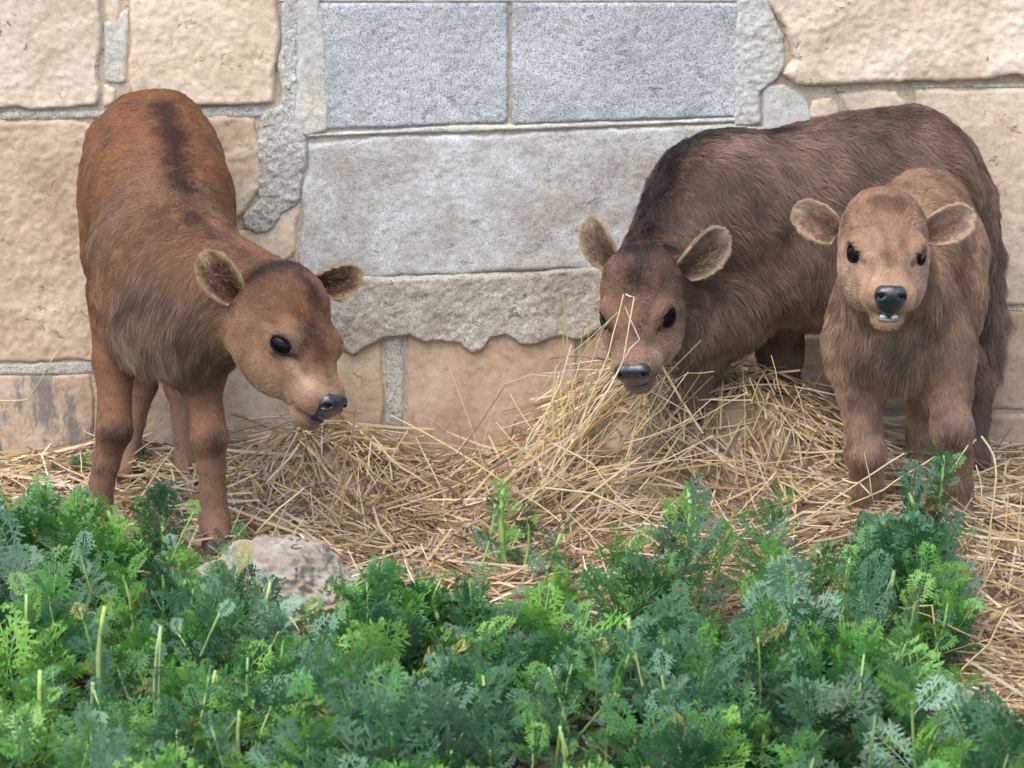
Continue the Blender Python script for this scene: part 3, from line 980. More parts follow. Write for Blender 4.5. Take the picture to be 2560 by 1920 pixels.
        if s.teeth:
            for sd in (-1, 1):
                ellipsoid_mesh('tooth', H(0.976, sd * 0.028, -0.110), R, np.array((0.014, 0.027, 0.014)) * L, M['tooth'], s.root, s.base, 14, 8)
        # eyes
        for ec, Re, Ls in s.eyes:
            en = Re[2]
            e = ellipsoid_mesh('eye', ec - en * 0.018 * Ls, Re, np.array((0.078, 0.054, 0.034)) * Ls, M['eye'], s.root, s.base)
            a = np.linspace(0, 2 * math.pi, 28, endpoint=False)
            for part in (0,):
                ra, rb = 0.075 * Ls, 0.050 * Ls
                ring = np.stack([np.cos(a) * ra * (1 + 0.25 * (np.cos(a) > 0.9)), np.sin(a) * rb, 0.010 * Ls * np.sin(a) ** 2 - 0.006 * Ls * np.cos(a) ** 2], -1) @ Re + ec
                pts = ring[:, None, :]
                nx_ = np.roll(ring, -1, 0)
                tt = unit
                tv = nx_ - np.roll(ring, 1, 0)
                tv /= np.linalg.norm(tv, axis=1, keepdims=True)
                o1 = np.cross(tv, en)
                Vr = np.concatenate([(ring[:, None, :] + (np.cos(q) * o1 * 0.007 * Ls + np.sin(q) * en * 0.008 * Ls)[:, None, :]) for q in np.linspace(0, 2 * math.pi, 8, endpoint=False)], 1)
                I = np.arange(28 * 8).reshape(28, 8)
                J, K = np.roll(I, -1, 0), np.roll(I, -1, 1)
                Fr = np.stack([I, J, np.roll(J, -1, 1), K], -1).reshape(-1, 4)
                mesh_np('eyelid', Vr.reshape(-1, 3), Fr, M['lid'], e, origin=s.base)
            # lashes on the upper lid
            k = 16
            aa = rng.uniform(0.15 * math.pi, 0.85 * math.pi, k)
            sgn = 1 if np.dot(Re[1], s.u) > 0 else -1
            rp = np.stack([np.cos(aa) * 0.066 * Ls, sgn * np.sin(aa) * 0.050 * Ls, np.full(k, 0.012 * Ls)], -1) @ Re + ec
            hair_object('eyelash', rp, np.tile(en, (k, 1)), np.tile(sgn * Re[1] * 0.8 + s.f * 0.4, (k, 1)), np.full(k, 0.028 * Ls), np.tile(c['tear'], (k, 1)), M['coat'], e, s.base, rng, lift=1.4, radius=0.0004, clump=0.1, droop=0.3, npt=4)
        for base, d, n, Le, We in s.ear_spec:
            s.ear(base, d, n, Le, We, c['ear_in'], c['ear_out'], c['ear_rim'])

    def leg(s, pts, radii, cols, ln, hoof=True, front=None, k=0.012, slim=0.86):
        """chain of joints from the body down to the fetlock, then pastern and hoof"""
        pts, radii, cols = [np.asarray(q) for q in pts], [q * slim for q in radii], list(cols)
        kn = pts[2]
        pts.insert(2, pts[1] + 0.72 * (kn - pts[1]))
        radii.insert(2, radii[2] * 0.90)
        cols.insert(1, cols[1] if len(cols) > 1 else cols[0])
        radii[1] = min(radii[1], radii[3] * 1.25)
        for i in range(len(pts) - 1):
            s.cap(pts[i], pts[i + 1], radii[i], radii[i + 1], k=k if i else 0.05, flow=unit(pts[i + 1] - pts[i]) + np.array([0, 0, -0.4]), col=cols[min(i, len(cols) - 1)], ln=ln)
        if hoof:
            fet = np.asarray(pts[-1])
            fr = unit(front)
            toe = np.array([fet[0], fet[1], 0.0]) + fr * 0.035
            pas = toe + np.array([0, 0, 0.035]) - fr * 0.008
            s.cap(fet, pas, radii[-1], radii[-1] * 0.92, k=0.015, flow=(0, 0, -1), col=cols[-1], ln=ln * 0.8)
            side = np.cross(fr, (0, 0, 1))
            pr = []
            for sd in (-1, 1):
                pr.append(Prim(pas + side * sd * 0.010 - np.array([0, 0, 0.004]), toe + side * sd * 0.013 + fr * 0.012 + np.array([0, 0, 0.012]), 0.017, 0.0155, k=0.004))
            Vn, Qn = sdf_mesh(pr, 0.003)
            Vn[:, 2] = np.maximum(Vn[:, 2], 0.002)
            mesh_np('hoof', Vn, Qn, M['hoof'], s.root, origin=s.base)


def coatset(base, **kw):
    b = np.array(base)
    d = dict(base=b, crown=b * 0.7, head=b, nasal=b, muzzle=b * 1.2, cheek=b, brow=b, chin=b, tear=b * 0.2, eyering=b * 0.5, head_len=0.006,
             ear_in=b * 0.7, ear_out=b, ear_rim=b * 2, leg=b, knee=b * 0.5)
    d.update({k: (np.array(v) if isinstance(v, tuple) else v) for k, v in kw.items()})
    return d


GZ = np.array([0, 0, -1.0])
#C1
#<A>
# ---- left calf: chestnut, short coat, head lowered and turned to the right
c1 = coatset((0.215, 0.098, 0.047), crown=(0.110, 0.046, 0.025), head=(0.250, 0.126, 0.068), nasal=(0.250, 0.120, 0.059), muzzle=(0.38, 0.25, 0.165), cheek=(0.30, 0.172, 0.096),
             brow=(0.24, 0.138, 0.085), chin=(0.25, 0.168, 0.10), tear=(0.02, 0.015, 0.014), eyering=(0.10, 0.07, 0.06), head_len=0.0070,
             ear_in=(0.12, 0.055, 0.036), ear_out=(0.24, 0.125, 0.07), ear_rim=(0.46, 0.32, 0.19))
A = Calf('calf', 'chestnut short-haired calf at left with lowered head turned toward the hay', 11, (P(400, 800, -0.35)[0], -0.35, 0.0), c1)
b = c1['base']
hip, bar, sho, che = P(374, 435, -0.17), P(402, 525, -0.31), P(398, 645, -0.46), P(425, 780, -0.53)
FX = (CR, 1.12)
A.cap(hip, bar, 0.120, 0.126, k=0.05, flow=bar * 0 + (hip - bar) * 1.0 + GZ * 0.25, col=b, ln=0.009, flat=FX)
A.cap(bar, sho, 0.126, 0.110, k=0.05, flow=(bar - sho) + GZ * 0.2, col=b * (1.05, 1.1, 1.2), ln=0.011, flat=FX)
A.cap(P(344, 308, -0.14), P(416, 308, -0.15), 0.048, 0.048, k=0.05, flow=(hip - bar) + GZ * 0.4, col=b, ln=0.009)
A.cap(P(408, 322, -0.19), P(500, 560, -0.42), 0.050, 0.048, k=0.05, flow=(hip - bar) + GZ * 0.3, col=b, ln=0.010)
A.cap(P(262, 350, -0.20), P(268, 380, -0.21), 0.028, 0.03, k=0.04, flow=GZ, col=b, ln=0.009)
A.cap(P(486, 345, -0.20), P(500, 380, -0.22), 0.026, 0.03, k=0.04, flow=GZ, col=b, ln=0.009)
A.cap(P(298, 480, -0.2), P(288, 640, -0.24), 0.055, 0.055, k=0.06, flow=GZ, col=b, ln=0.009)
A.cap(P(430, 570, -0.44), P(318, 760, -0.52), 0.042, 0.046, k=0.03, flow=GZ, col=b * (1.05, 1.1, 1.2), ln=0.010)
A.cap(sho, che, 0.106, 0.080, k=0.05, flow=GZ + CC * 0.2, col=np.array((0.235, 0.150, 0.098)), ln=0.020)
A.cap(P(390, 840, -0.55), P(490, 860, -0.57), 0.056, 0.050, k=0.05, flow=GZ + CR * 0.15, col=np.array((0.29, 0.205, 0.145)), ln=0.028)
A.cap(P(650, 740, -0.62), P(440, 668, -0.50), 0.068, 0.098, k=0.05, flow=P(440, 660, -0.50) - P(650, 735, -0.62) + GZ * 0.25, col=b * (1.0, 1.1, 1.25), ln=0.015)
A.cap(P(590, 800, -0.62), P(450, 770, -0.54), 0.06, 0.085, k=0.06, flow=P(430, 800, -0.50) - P(650, 735, -0.62) + GZ * 0.5, col=np.array((0.22, 0.145, 0.096)), ln=0.024)
LG = dict(ln=0.006)
legc = [b * 1.05, b * (1.1, 1.25, 1.5), b * (1.25, 1.6, 2.1), b * (1.2, 1.55, 2.1)]
A.leg([P(308, 760, -0.47), P(286, 900, -0.50), P(286, 1075, -0.53), P(266, 1150, -0.52), P(244, 1260, -0.51)], [0.060, 0.040, 0.033, 0.024, 0.026], legc, front=CC + CR * -0.1, **LG)
A.leg([P(500, 800, -0.52), P(503, 940, -0.54), P(524, 1090, -0.57), P(528, 1165, -0.56), P(536, 1300, -0.555)], [0.058, 0.043, 0.033, 0.025, 0.027], legc, front=CC * 1.0 + CR * 0.25, **LG)
legh = [b * 1.0, b * (1.25, 1.6, 2.1), b * (1.4, 1.9, 2.6), b * (1.3, 1.8, 2.5)]
A.leg([P(335, 540, -0.17), P(305, 740, -0.24), P(350, 960, -0.13), P(330, 1050, -0.14), P(312, 1160, -0.16)], [0.09, 0.07, 0.033, 0.025, 0.026], legh, front=CC, **LG)
A.leg([P(430, 540, -0.17), P(470, 740, -0.26), P(452, 960, -0.15), P(462, 1050, -0.16), P(468, 1170, -0.18)], [0.09, 0.07, 0.032, 0.024, 0.025], legh, front=CC, **LG)
O = P(672, 704, -0.66)
f, u = cv(0.42, -0.82, 0.40), cv(0.68, 0.47, 0.56)
Lh = 0.25
A.head(O, Lh, f, u, [(P(592, 752, -0.71), cv(-0.52, 0.72, 0.20), cv(-0.10, -0.10, 1.0), 0.086, 0.060),
                     (P(792, 722, -0.65), cv(0.86, 0.30, 0.06), cv(0.12, -0.45, 0.85), 0.070, 0.058)], eye_y=0.222, eye_s=0.96, fat=(1.14, 1.14), nose_w=0.88, eye_z=0.05)
dark = (0.045, 0.022, 0.016)
A.stroke([(408, 268), (425, 330), (438, 400), (452, 470)], 0.022, dark, 0.96, 0.020)
A.stroke([(452, 470), (480, 540), (540, 590)], 0.013, dark, 0.75, 0.022)
A.stroke([(540, 590), (600, 625), (660, 655)], 0.008, dark, 0.5, 0.020)
A.stroke([(285, 1085), (312, 1090)], 0.018, (0.055, 0.03, 0.02), 0.9, 0.018)
A.stroke([(535, 1100), (542, 1120)], 0.014, (0.06, 0.036, 0.026), 0.85, 0.016)
A.stroke([(498, 960), (505, 1010)], 0.010, (0.10, 0.055, 0.036), 0.6, 0.02)
A.stroke([(255, 300), (270, 360)], 0.012, (0.07, 0.036, 0.024), 0.5, 0.02)
A.stroke([(330, 760), (400, 745)], 0.018, (0.08, 0.045, 0.028), 0.55, 0.025)
A.stroke([(650, 680), (700, 665), (770, 675)], 0.018, (0.035, 0.016, 0.012), 0.92, 0.012)
A.stroke([(750, 690), (785, 730), (792, 770)], 0.010, (0.04, 0.018, 0.013), 0.85, 0.010)
A.stroke([(775, 820), (790, 855), (798, 880)], 0.013, (0.065, 0.03, 0.018), 0.8, 0.016)
A.stroke([(805, 900), (820, 950)], 0.010, (0.12, 0.058, 0.032), 0.6, 0.014)
A.stroke([(665, 795), (700, 812)], 0.003, (0.08, 0.045, 0.03), 0.7, 0.006)
A.stroke([(728, 915), (775, 965)], 0.007, (0.50, 0.35, 0.26), 0.75, 0.010)
A.stroke([(640, 905), (690, 940)], 0.008, (0.36, 0.25, 0.18), 0.6, 0.012)
A.stroke([(790, 985), (835, 980)], 0.005, (0.45, 0.32, 0.23), 0.7, 0.008)
A.stroke([(660, 925), (690, 960)], 0.006, (0.30, 0.19, 0.13), 0.6, 0.012)
A.stroke([(700, 1055), (760, 1085)], 0.004, (0.09, 0.055, 0.035), 0.7, 0.008)
A.stroke([(605, 775), (615, 790)], 0.010, (0.36, 0.25, 0.17), 0.7, 0.014)
A.build(0.0045, 150000, lift=0.30, radius=0.00036, clump=0.22, cfreq=48, droop=0.12)
#</A>
#C2
#<B>
# ---- right calf behind: dark brown, long shaggy coat, side on, head down in the hay
c2 = coatset((0.185, 0.116, 0.082), crown=(0.085, 0.046, 0.033), head=(0.215, 0.118, 0.078), nasal=(0.26, 0.155, 0.108), muzzle=(0.40, 0.27, 0.19), cheek=(0.29, 0.185, 0.128),
             brow=(0.22, 0.125, 0.08), chin=(0.26, 0.18, 0.12), tear=(0.015, 0.012, 0.012), eyering=(0.05, 0.035, 0.03), head_len=0.009,
             ear_in=(0.17, 0.105, 0.075), ear_out=(0.24, 0.145, 0.095), ear_rim=(0.44, 0.34, 0.23))
Bc = Calf('calf', 'shaggy dark brown calf standing side-on along the wall, nose in the hay', 22, (P(2050, 800, -0.25)[0], -0.25, 0.0), c2)
b = c2['base']
hipL, bar, sho = P(2278, 460, -0.20), P(2060, 508, -0.24), P(1840, 520, -0.29)
bk = CR + GZ * 0.75
Bc.cap(bar, hipL, 0.124, 0.118, k=0.05, flow=bk, col=b, ln=0.022)
Bc.cap(sho, bar, 0.116, 0.124, k=0.05, flow=CR + GZ * 1.1, col=b * 1.02, ln=0.024)
Bc.cap(P(2140, 362, -0.20), P(2270, 335, -0.20), 0.042, 0.036, k=0.05, flow=CR + GZ * 0.5, col=b * 0.9, ln=0.026)
Bc.cap(P(1870, 640, -0.30), P(2120, 650, -0.25), 0.104, 0.118, k=0.05, flow=CR * 0.5 + GZ, col=b * (1.2, 1.27, 1.35), ln=0.024)
Bc.cap(sho, P(1800, 745, -0.30), 0.108, 0.078, k=0.05, flow=GZ + CR * 0.35, col=b * (1.1, 1.17, 1.25), ln=0.028)
Bc.cap(P(1650, 700, -0.44), P(1778, 515, -0.33), 0.074, 0.106, k=0.05, flow=CR * 0.7 + GZ * 0.6, col=b * 0.98, ln=0.024)
Bc.cap(P(1715, 800, -0.42), P(1800, 730, -0.34), 0.054, 0.078, k=0.05, flow=CR * 0.3 + GZ, col=b * (1.25, 1.38, 1.5), ln=0.030)
Bc.cap(P(2360, 510, -0.18), P(2372, 640, -0.19), 0.070, 0.070, k=0.05, flow=GZ + CR * 0.2, col=b * (1.1, 1.15, 1.2), ln=0.020)
lc = [b, b * (1.0, 1.05, 1.1), b * (1.15, 1.25, 1.35), b * (1.1, 1.2, 1.3)]
Bc.leg([P(1800, 790, -0.31), P(1762, 890, -0.33), P(1718, 1010, -0.36), P(1712, 1080, -0.35), PG(1712, -0.35, 0.075)], [0.060, 0.043, 0.034, 0.026, 0.027], lc, ln=0.012, front=CR * -1 + CC * 0.4)
Bc.leg([P(1935, 770, -0.22), P(1950, 880, -0.21), P(1962, 1010, -0.22), P(1965, 1080, -0.22), PG(1968, -0.22, 0.075)], [0.060, 0.043, 0.034, 0.026, 0.027], lc, ln=0.012, front=CR * -1 + CC * 0.3)
Bc.leg([P(2372, 570, -0.20), P(2355, 760, -0.24), P(2440, 960, -0.20), P(2438, 1040, -0.20), PG(2434, -0.21, 0.075)], [0.085, 0.072, 0.036, 0.026, 0.027], lc, ln=0.013, front=CR * -1 + CC * 0.2)
Bc.leg([P(2330, 560, -0.13), P(2300, 760, -0.12), P(2380, 960, -0.10), P(2372, 1040, -0.10), PG(2366, -0.11, 0.075)], [0.09, 0.07, 0.036, 0.026, 0.027], lc, ln=0.012, front=CR * -1)
# tail
tl_ = [P(2390, 380, -0.17), P(2455, 490, -0.14), P(2478, 640, -0.13), P(2484, 800, -0.13), P(2476, 920, -0.14)]
for i in range(4):
    Bc.cap(tl_[i], tl_[i + 1], [0.026, 0.020, 0.017, 0.018][i], [0.020, 0.017, 0.018, 0.014][i], k=0.02, flow=GZ, col=b * (1.15, 1.25, 1.35), ln=[0.012, 0.016, 0.026, 0.034][i])
O = P(1612, 650, -0.50)
f, u = cv(-0.10, -0.84, 0.50), cv(-0.22, 0.48, 0.86)
Lh = 0.225
Bc.head(O, Lh, f, u, [(P(1525, 672, -0.52), cv(-0.40, 0.88, 0.05), cv(-0.55, -0.15, 0.75), 0.082, 0.060),
                      (P(1712, 690, -0.54), cv(0.66, 0.72, 0.08), cv(0.32, -0.35, 0.85), 0.092, 0.066)], mouth=True, fat=(1.2, 1.16), eye_s=1.05, nose_w=1.0)
dk = (0.022, 0.013, 0.011)
Bc.stroke([(1606, 580), (1650, 460), (1710, 360), (1800, 325)], 0.040, dk, 0.9, 0.03)
Bc.stroke([(1710, 360), (1800, 328), (1900, 320), (1960, 318)], 0.040, dk, 0.85, 0.03)
Bc.stroke([(1960, 318), (2120, 305), (2280, 285), (2380, 330)], 0.022, (0.09, 0.052, 0.038), 0.7, 0.03)
Bc.stroke([(1900, 300), (2150, 285), (2260, 262), (2360, 300)], 0.010, (0.06, 0.035, 0.028), 0.6, 0.025)
Bc.stroke([(2100, 340), (2200, 345), (2230, 380)], 0.012, (0.07, 0.042, 0.032), 0.5, 0.03)
Bc.stroke([(1545, 622), (1600, 622), (1665, 625)], 0.014, dk, 0.92, 0.014)
Bc.stroke([(1600, 640), (1595, 690), (1592, 715)], 0.014, dk, 0.75, 0.016)
Bc.stroke([(1610, 780), (1600, 800)], 0.008, (0.08, 0.045, 0.03), 0.5, 0.015)
Bc.stroke([(1690, 770), (1695, 840)], 0.004, (0.36, 0.24, 0.17), 0.5, 0.010)
Bc.stroke([(1735, 850), (1790, 890)], 0.025, (0.36, 0.28, 0.22), 0.6, 0.03)
Bc.build(0.0045, 135000, lift=0.72, radius=0.00042, clump=0.55, cfreq=38, droop=0.20, streak=0.75)
#</B>
#C3
#<C>
# ---- right calf in front: fawn, woolly, facing the viewer
c3 = coatset((0.305, 0.192, 0.125), crown=(0.245, 0.142, 0.092), head=(0.36, 0.215, 0.135), nasal=(0.45, 0.285, 0.185), muzzle=(0.52, 0.33, 0.20), cheek=(0.46, 0.315, 0.225),
             brow=(0.33, 0.195, 0.125), chin=(0.36, 0.235, 0.14), tear=(0.06, 0.03, 0.022), eyering=(0.22, 0.13, 0.09), head_len=0.007,
             ear_in=(0.29, 0.175, 0.125), ear_out=(0.33, 0.20, 0.13), ear_rim=(0.54, 0.40, 0.27))
Cc = Calf('calf', 'small fawn woolly calf at right facing forward with ears spread', 33, (P(2260, 900, -0.5)[0], -0.5, 0.0), c3)
b = c3['base']
hip, bar, sho, che = P(2290, 535, -0.28), P(2268, 630, -0.40), P(2238, 745, -0.54), P(2235, 850, -0.58)
Cc.cap(bar, hip, 0.090, 0.092, k=0.04, flow=(hip - bar) + GZ * 0.3, col=b * (1.0, 0.98, 0.95), ln=0.012)
Cc.cap(sho, bar, 0.078, 0.090, k=0.04, flow=(bar - sho) + GZ * 0.6, col=b, ln=0.014)
Cc.cap(sho, che, 0.076, 0.062, k=0.04, flow=GZ + CC * 0.1, col=b * (0.98, 1.02, 1.08), ln=0.022)
Cc.cap(P(2215, 620, -0.70), P(2230, 740, -0.58), 0.066, 0.078, k=0.04, flow=GZ + CC * 0.1, col=b, ln=0.018)
Cc.cap(P(2215, 880, -0.60), P(2245, 925, -0.60), 0.046, 0.032, k=0.04, flow=GZ + CR * 0.2, col=b * (1.05, 1.07, 1.1), ln=0.024)
Cc.cap(P(2152, 770, -0.54), P(2148, 880, -0.57), 0.040, 0.042, k=0.03, flow=GZ, col=b * (0.95, 0.97, 1.0), ln=0.015)
Cc.cap(P(2338, 770, -0.52), P(2346, 880, -0.55), 0.040, 0.043, k=0.03, flow=GZ + CR * 0.2, col=b * (0.95, 0.97, 1.0), ln=0.013)
Cc.cap(P(2340, 610, -0.34), P(2370, 720, -0.40), 0.060, 0.055, k=0.04, flow=GZ, col=b, ln=0.012)
lc = [b * (0.95, 0.97, 1.0), b, b * (1.1, 1.15, 1.2), b * (1.0, 1.05, 1.15)]
Cc.leg([P(2142, 860, -0.55), P(2152, 985, -0.57), P(2164, 1135, -0.60), P(2166, 1205, -0.585), PG(2168, -0.56, 0.085)], [0.058, 0.042, 0.035, 0.027, 0.029], lc, ln=0.011, front=CC)
Cc.leg([P(2350, 860, -0.53), P(2368, 980, -0.57), P(2380, 1068, -0.62), P(2392, 1140, -0.57), PG(2398, -0.53, 0.085)], [0.058, 0.045, 0.037, 0.027, 0.028], lc, ln=0.010, front=CC)
Cc.leg([P(2360, 650, -0.32), P(2395, 800, -0.40), P(2372, 1000, -0.30), P(2368, 1080, -0.30), PG(2366, -0.31, 0.075)], [0.085, 0.062, 0.033, 0.025, 0.026], lc, ln=0.010, front=CC)
Cc.leg([P(2250, 650, -0.32), P(2240, 800, -0.40), P(2305, 1000, -0.30), P(2302, 1080, -0.30), PG(2300, -0.31, 0.075)], [0.085, 0.062, 0.033, 0.025, 0.026], lc, ln=0.010, front=CC)
O = P(2203, 536, -0.78)
f, u = cv(-0.01, -0.60, 0.79), cv(0.03, 0.79, 0.59)
Lh = 0.232
Cc.head(O, Lh, f, u, [(P(2095, 590, -0.80), cv(-0.78, 0.52, 0.10), cv(0.05, -0.12, 1.0), 0.076, 0.056),
                      (P(2312, 590, -0.80), cv(0.86, 0.40, 0.10), cv(-0.05, -0.16, 1.0), 0.078, 0.055)], teeth=True, fat=(1.2, 1.16), eye_y=0.180, eye_s=1.08, nose_w=0.82, eye_z=0.055)
Cc.stroke([(2195, 508), (2245, 512)], 0.018, (0.11, 0.054, 0.035), 0.85, 0.014)
Cc.stroke([(2150, 578), (2185, 610), (2212, 640)], 0.004, (0.20, 0.11, 0.066), 0.4, 0.007)
Cc.stroke([(2290, 590), (2255, 615), (2228, 640)], 0.004, (0.20, 0.11, 0.066), 0.4, 0.007)
Cc.stroke([(2200, 560), (2214, 600), (2220, 640)], 0.003, (0.17, 0.09, 0.055), 0.6, 0.006)
Cc.stroke([(2214, 640), (2222, 662)], 0.009, (0.11, 0.06, 0.038), 0.75, 0.010)
Cc.stroke([(2128, 572), (2145, 572)], 0.003, (0.10, 0.055, 0.038), 0.8, 0.005)  # shade of the eyelid crease painted into the coat colour
Cc.stroke([(2298, 580), (2310, 576)], 0.003, (0.12, 0.065, 0.045), 0.7, 0.005)
Cc.stroke([(2216, 540), (2222, 620)], 0.012, (0.24, 0.135, 0.08), 0.5, 0.02)
Cc.stroke([(2112, 690), (2125, 740)], 0.010, (0.46, 0.33, 0.25), 0.5, 0.015)
Cc.stroke([(2300, 690), (2292, 740)], 0.010, (0.46, 0.33, 0.25), 0.5, 0.015)
Cc.stroke([(2155, 778), (2180, 790)], 0.003, (0.10, 0.06, 0.04), 0.7, 0.005)
Cc.stroke([(2285, 776), (2262, 790)], 0.003, (0.10, 0.06, 0.04), 0.7, 0.005)
Cc.stroke([(2180, 650), (2165, 720)], 0.004, (0.20, 0.11, 0.07), 0.5, 0.008)
Cc.stroke([(2330, 425), (2350, 440)], 0.010, (0.11, 0.06, 0.04), 0.6, 0.02)
Cc.stroke([(2370, 1095), (2385, 1110)], 0.014, (0.07, 0.04, 0.028), 0.85, 0.018)
Cc.stroke([(2145, 1165), (2165, 1175)], 0.012, (0.10, 0.06, 0.042), 0.75, 0.018)
Cc.stroke([(2100, 870), (2160, 900)], 0.008, (0.09, 0.055, 0.04), 0.5, 0.02)
Cc.build(0.0045, 125000, lift=0.42, radius=0.00040, clump=0.42, cfreq=46, droop=0.20, streak=0.6)
#</C>
#<H>
# ------------------------------------------------------------------ straw
rng = np.random.default_rng(5)


def px_of(p):
    d = (p - CAM) @ (-CC)
    return 1280 + ((p - CAM) @ CR) / (TX * d) * 1280, 960 - ((p - CAM) @ CU) / (TX * d) * 1280


STRAW = np.array([(0.66, 0.52, 0.31), (0.54, 0.38, 0.20), (0.38, 0.25, 0.15), (0.70, 0.60, 0.45), (0.24, 0.15, 0.10), (0.52, 0.44, 0.22), (0.36, 0.24, 0.19)])


def straw_edge(x):
    """how far the straw reaches toward the viewer, for a position x"""
    px = 1280 + x / (TX * 6.5) * 1280
    return np.interp(px, [-400, 300, 500, 1400, 2250, 2420, 2600, 3000], [-0.55, -0.60, -1.02, -1.05, -1.05, -1.50, -1.75, -1.75])


def stalks(n, L0, L1, rad, tilt, seed, lift=0.0, region=None):
    r = np.random.default_rng(seed)
    x = r.uniform(-1.35, 1.35, n * 3)
    y = -0.01 - 1.75 * r.random(n * 3) ** 1.15
    e = straw_edge(x) + 0.10 * noise(np.stack([x * 6, y * 6, x * 0], -1), 9)
    ok = y > e
    x, y = x[ok][:n], y[ok][:n]
    n = len(x)
    az = r.uniform(0, 2 * math.pi, n)
    # combed in patches
    az = np.where(r.random(n) < 0.6, 2.2 * noise(np.stack([x * 3, y * 3, x * 0 + 2], -1), 19) + r.normal(0, 0.5, n), az)
    L = r.uniform(L0, L1, n)
    m = 5
    t = np.linspace(-0.5, 0.5, m)
    kink = (r.random(n) < 0.35) * r.normal(0, 0.6, n)
    px_ = x[:, None] + L[:, None] * (t[None] * np.cos(az)[:, None] - np.abs(t)[None] * kink[:, None] * np.sin(az)[:, None] * 0.5)
    py_ = y[:, None] + L[:, None] * (t[None] * np.sin(az)[:, None] + np.abs(t)[None] * kink[:, None] * np.cos(az)[:, None] * 0.5)
    py_ = np.minimum(py_, -0.045)
    tl = r.normal(0, tilt, n)
    bow = r.normal(0, 0.12, n)
    gz = heap_h(px_, py_)
    zc = heap_h(x, y)
    zz = 0.55 * gz + 0.45 * zc[:, None] + L[:, None] * (t[None] * np.sin(tl)[:, None] + bow[:, None] * (0.25 - t[None] ** 2)) + r.uniform(-0.014, 0.010 + lift, n)[:, None]
    zz = np.maximum(zz, gz - 0.012)
    pts = np.stack([px_, py_, zz], -1)
    R = rad * r.uniform(0.55, 1.35, n)[:, None] * np.array([0.85, 1, 1, 1, 0.7])[None]
    ci = r.choice(len(STRAW), n, p=[0.26, 0.2, 0.14, 0.18, 0.07, 0.1, 0.05])
    col = STRAW[ci] * r.uniform(0.7, 1.2, (n, 1))
    return pts, R, np.repeat(col, m * 3, 0)


def add_mesh(parts):
    Vs, F3, F4, Cs, off = [], [], [], [], 0
    for V, F, C in parts:
        Vs.append(V)
        Cs.append(C)
        for f in (F if isinstance(F, list) else [F]):
            (F3 if f.shape[1] == 3 else F4).append(f + off)
        off += len(V)
    out = []
    if F3:
        out.append(np.concatenate(F3))
    if F4:
        out.append(np.concatenate(F4))
    return np.concatenate(Vs), out, np.concatenate(Cs)


def tuft(n, seed):
    """loose stalks standing up out of the heap by the browsing calf's muzzle"""
    r = np.random.default_rng(seed)
    px = np.clip(r.normal(1420, 110, n), 1180, 1640)
    Yb = r.uniform(-0.50, -0.30, n)
    b0 = np.array([PG(a, y_) for a, y_ in zip(px, Yb)])
    b0[:, 2] = heap_h(b0[:, 0], b0[:, 1]) + r.uniform(0, 0.05, n)
    L = r.uniform(0.10, 0.28, n)
    d = np.stack([r.normal(0.55, 0.45, n), r.normal(0.0, 0.3, n), r.normal(0.62, 0.30, n)], -1)
    d /= np.linalg.norm(d, axis=1, keepdims=True)
    t = np.linspace(0, 1, 5)
    bend = r.normal(0, 0.10, (n, 3))
    pts = b0[:, None] + L[:, None, None] * (t[None, :, None] * d[:, None] + (t ** 2)[None, :, None] * bend[:, None])
    R = 0.0016 * r.uniform(0.6, 1.4, n)[:, None] * np.array([1, 1, 1, 0.9, 0.7])[None]
    col = STRAW[r.choice([0, 1, 3, 5], n, p=[0.4, 0.2, 0.2, 0.2])] * r.uniform(0.8, 1.15, (n, 1))
    return pts, R, np.repeat(col, 15, 0)


parts = []
for n, a0, a1, rad, tl, sd, lf in ((8000, 0.03, 0.09, 0.0018, 0.12, 1, 0.0), (7500, 0.05, 0.18, 0.0021, 0.17, 2, 0.008), (2200, 0.12, 0.28, 0.0025, 0.18, 3, 0.018), (420, 0.08, 0.20, 0.0018, 0.55, 4, 0.03)):
    pts, R, C = stalks(n, a0, a1, rad, tl, sd, lf)
    V, F = tubes(pts, R, 3, 0.55, np.random.default_rng(sd + 50))
    parts.append((V, F, C))
pts, R, C = tuft(120, 8)
V, F = tubes(pts, R, 3, 0.55, np.random.default_rng(58))
parts.append((V, F, C))
# chaff bed below the stalks
xs = np.arange(-1.5, 1.501, 0.012)
ys = np.arange(-1.9, -0.0, 0.012)
X, Y = np.meshgrid(xs, ys, indexing='ij')
p2 = np.stack([X, Y, X * 0], -1)
Zb = heap_h(X, Y) - 0.012 + 0.006 * fbm(p2 * 60, 3, 60)
keep = (Y > straw_edge(X) - 0.02 + 0.08 * noise(p2 * 6, 9))
I = np.arange(X.size).reshape(X.shape)
F = np.stack([I[:-1, :-1], I[1:, :-1], I[1:, 1:], I[:-1, 1:]], -1).reshape(-1, 4)
F = F[keep.ravel()[F].all(1)]
nb = fbm(p2.reshape(-1, 3) * 40, 3, 61)
Cb = np.array((0.32, 0.24, 0.155))[None] * (1 + 0.6 * nb)[:, None]
parts.append((np.stack([X, Y, Zb], -1).reshape(-1, 3), F, Cb))
V, F, C = add_mesh(parts)
heap = mesh_np('straw', V, F, M['straw'], col=C, smooth=False)
tag(heap, 'golden dry straw strewn and heaped along the foot of the wall', 'straw', kind='stuff')

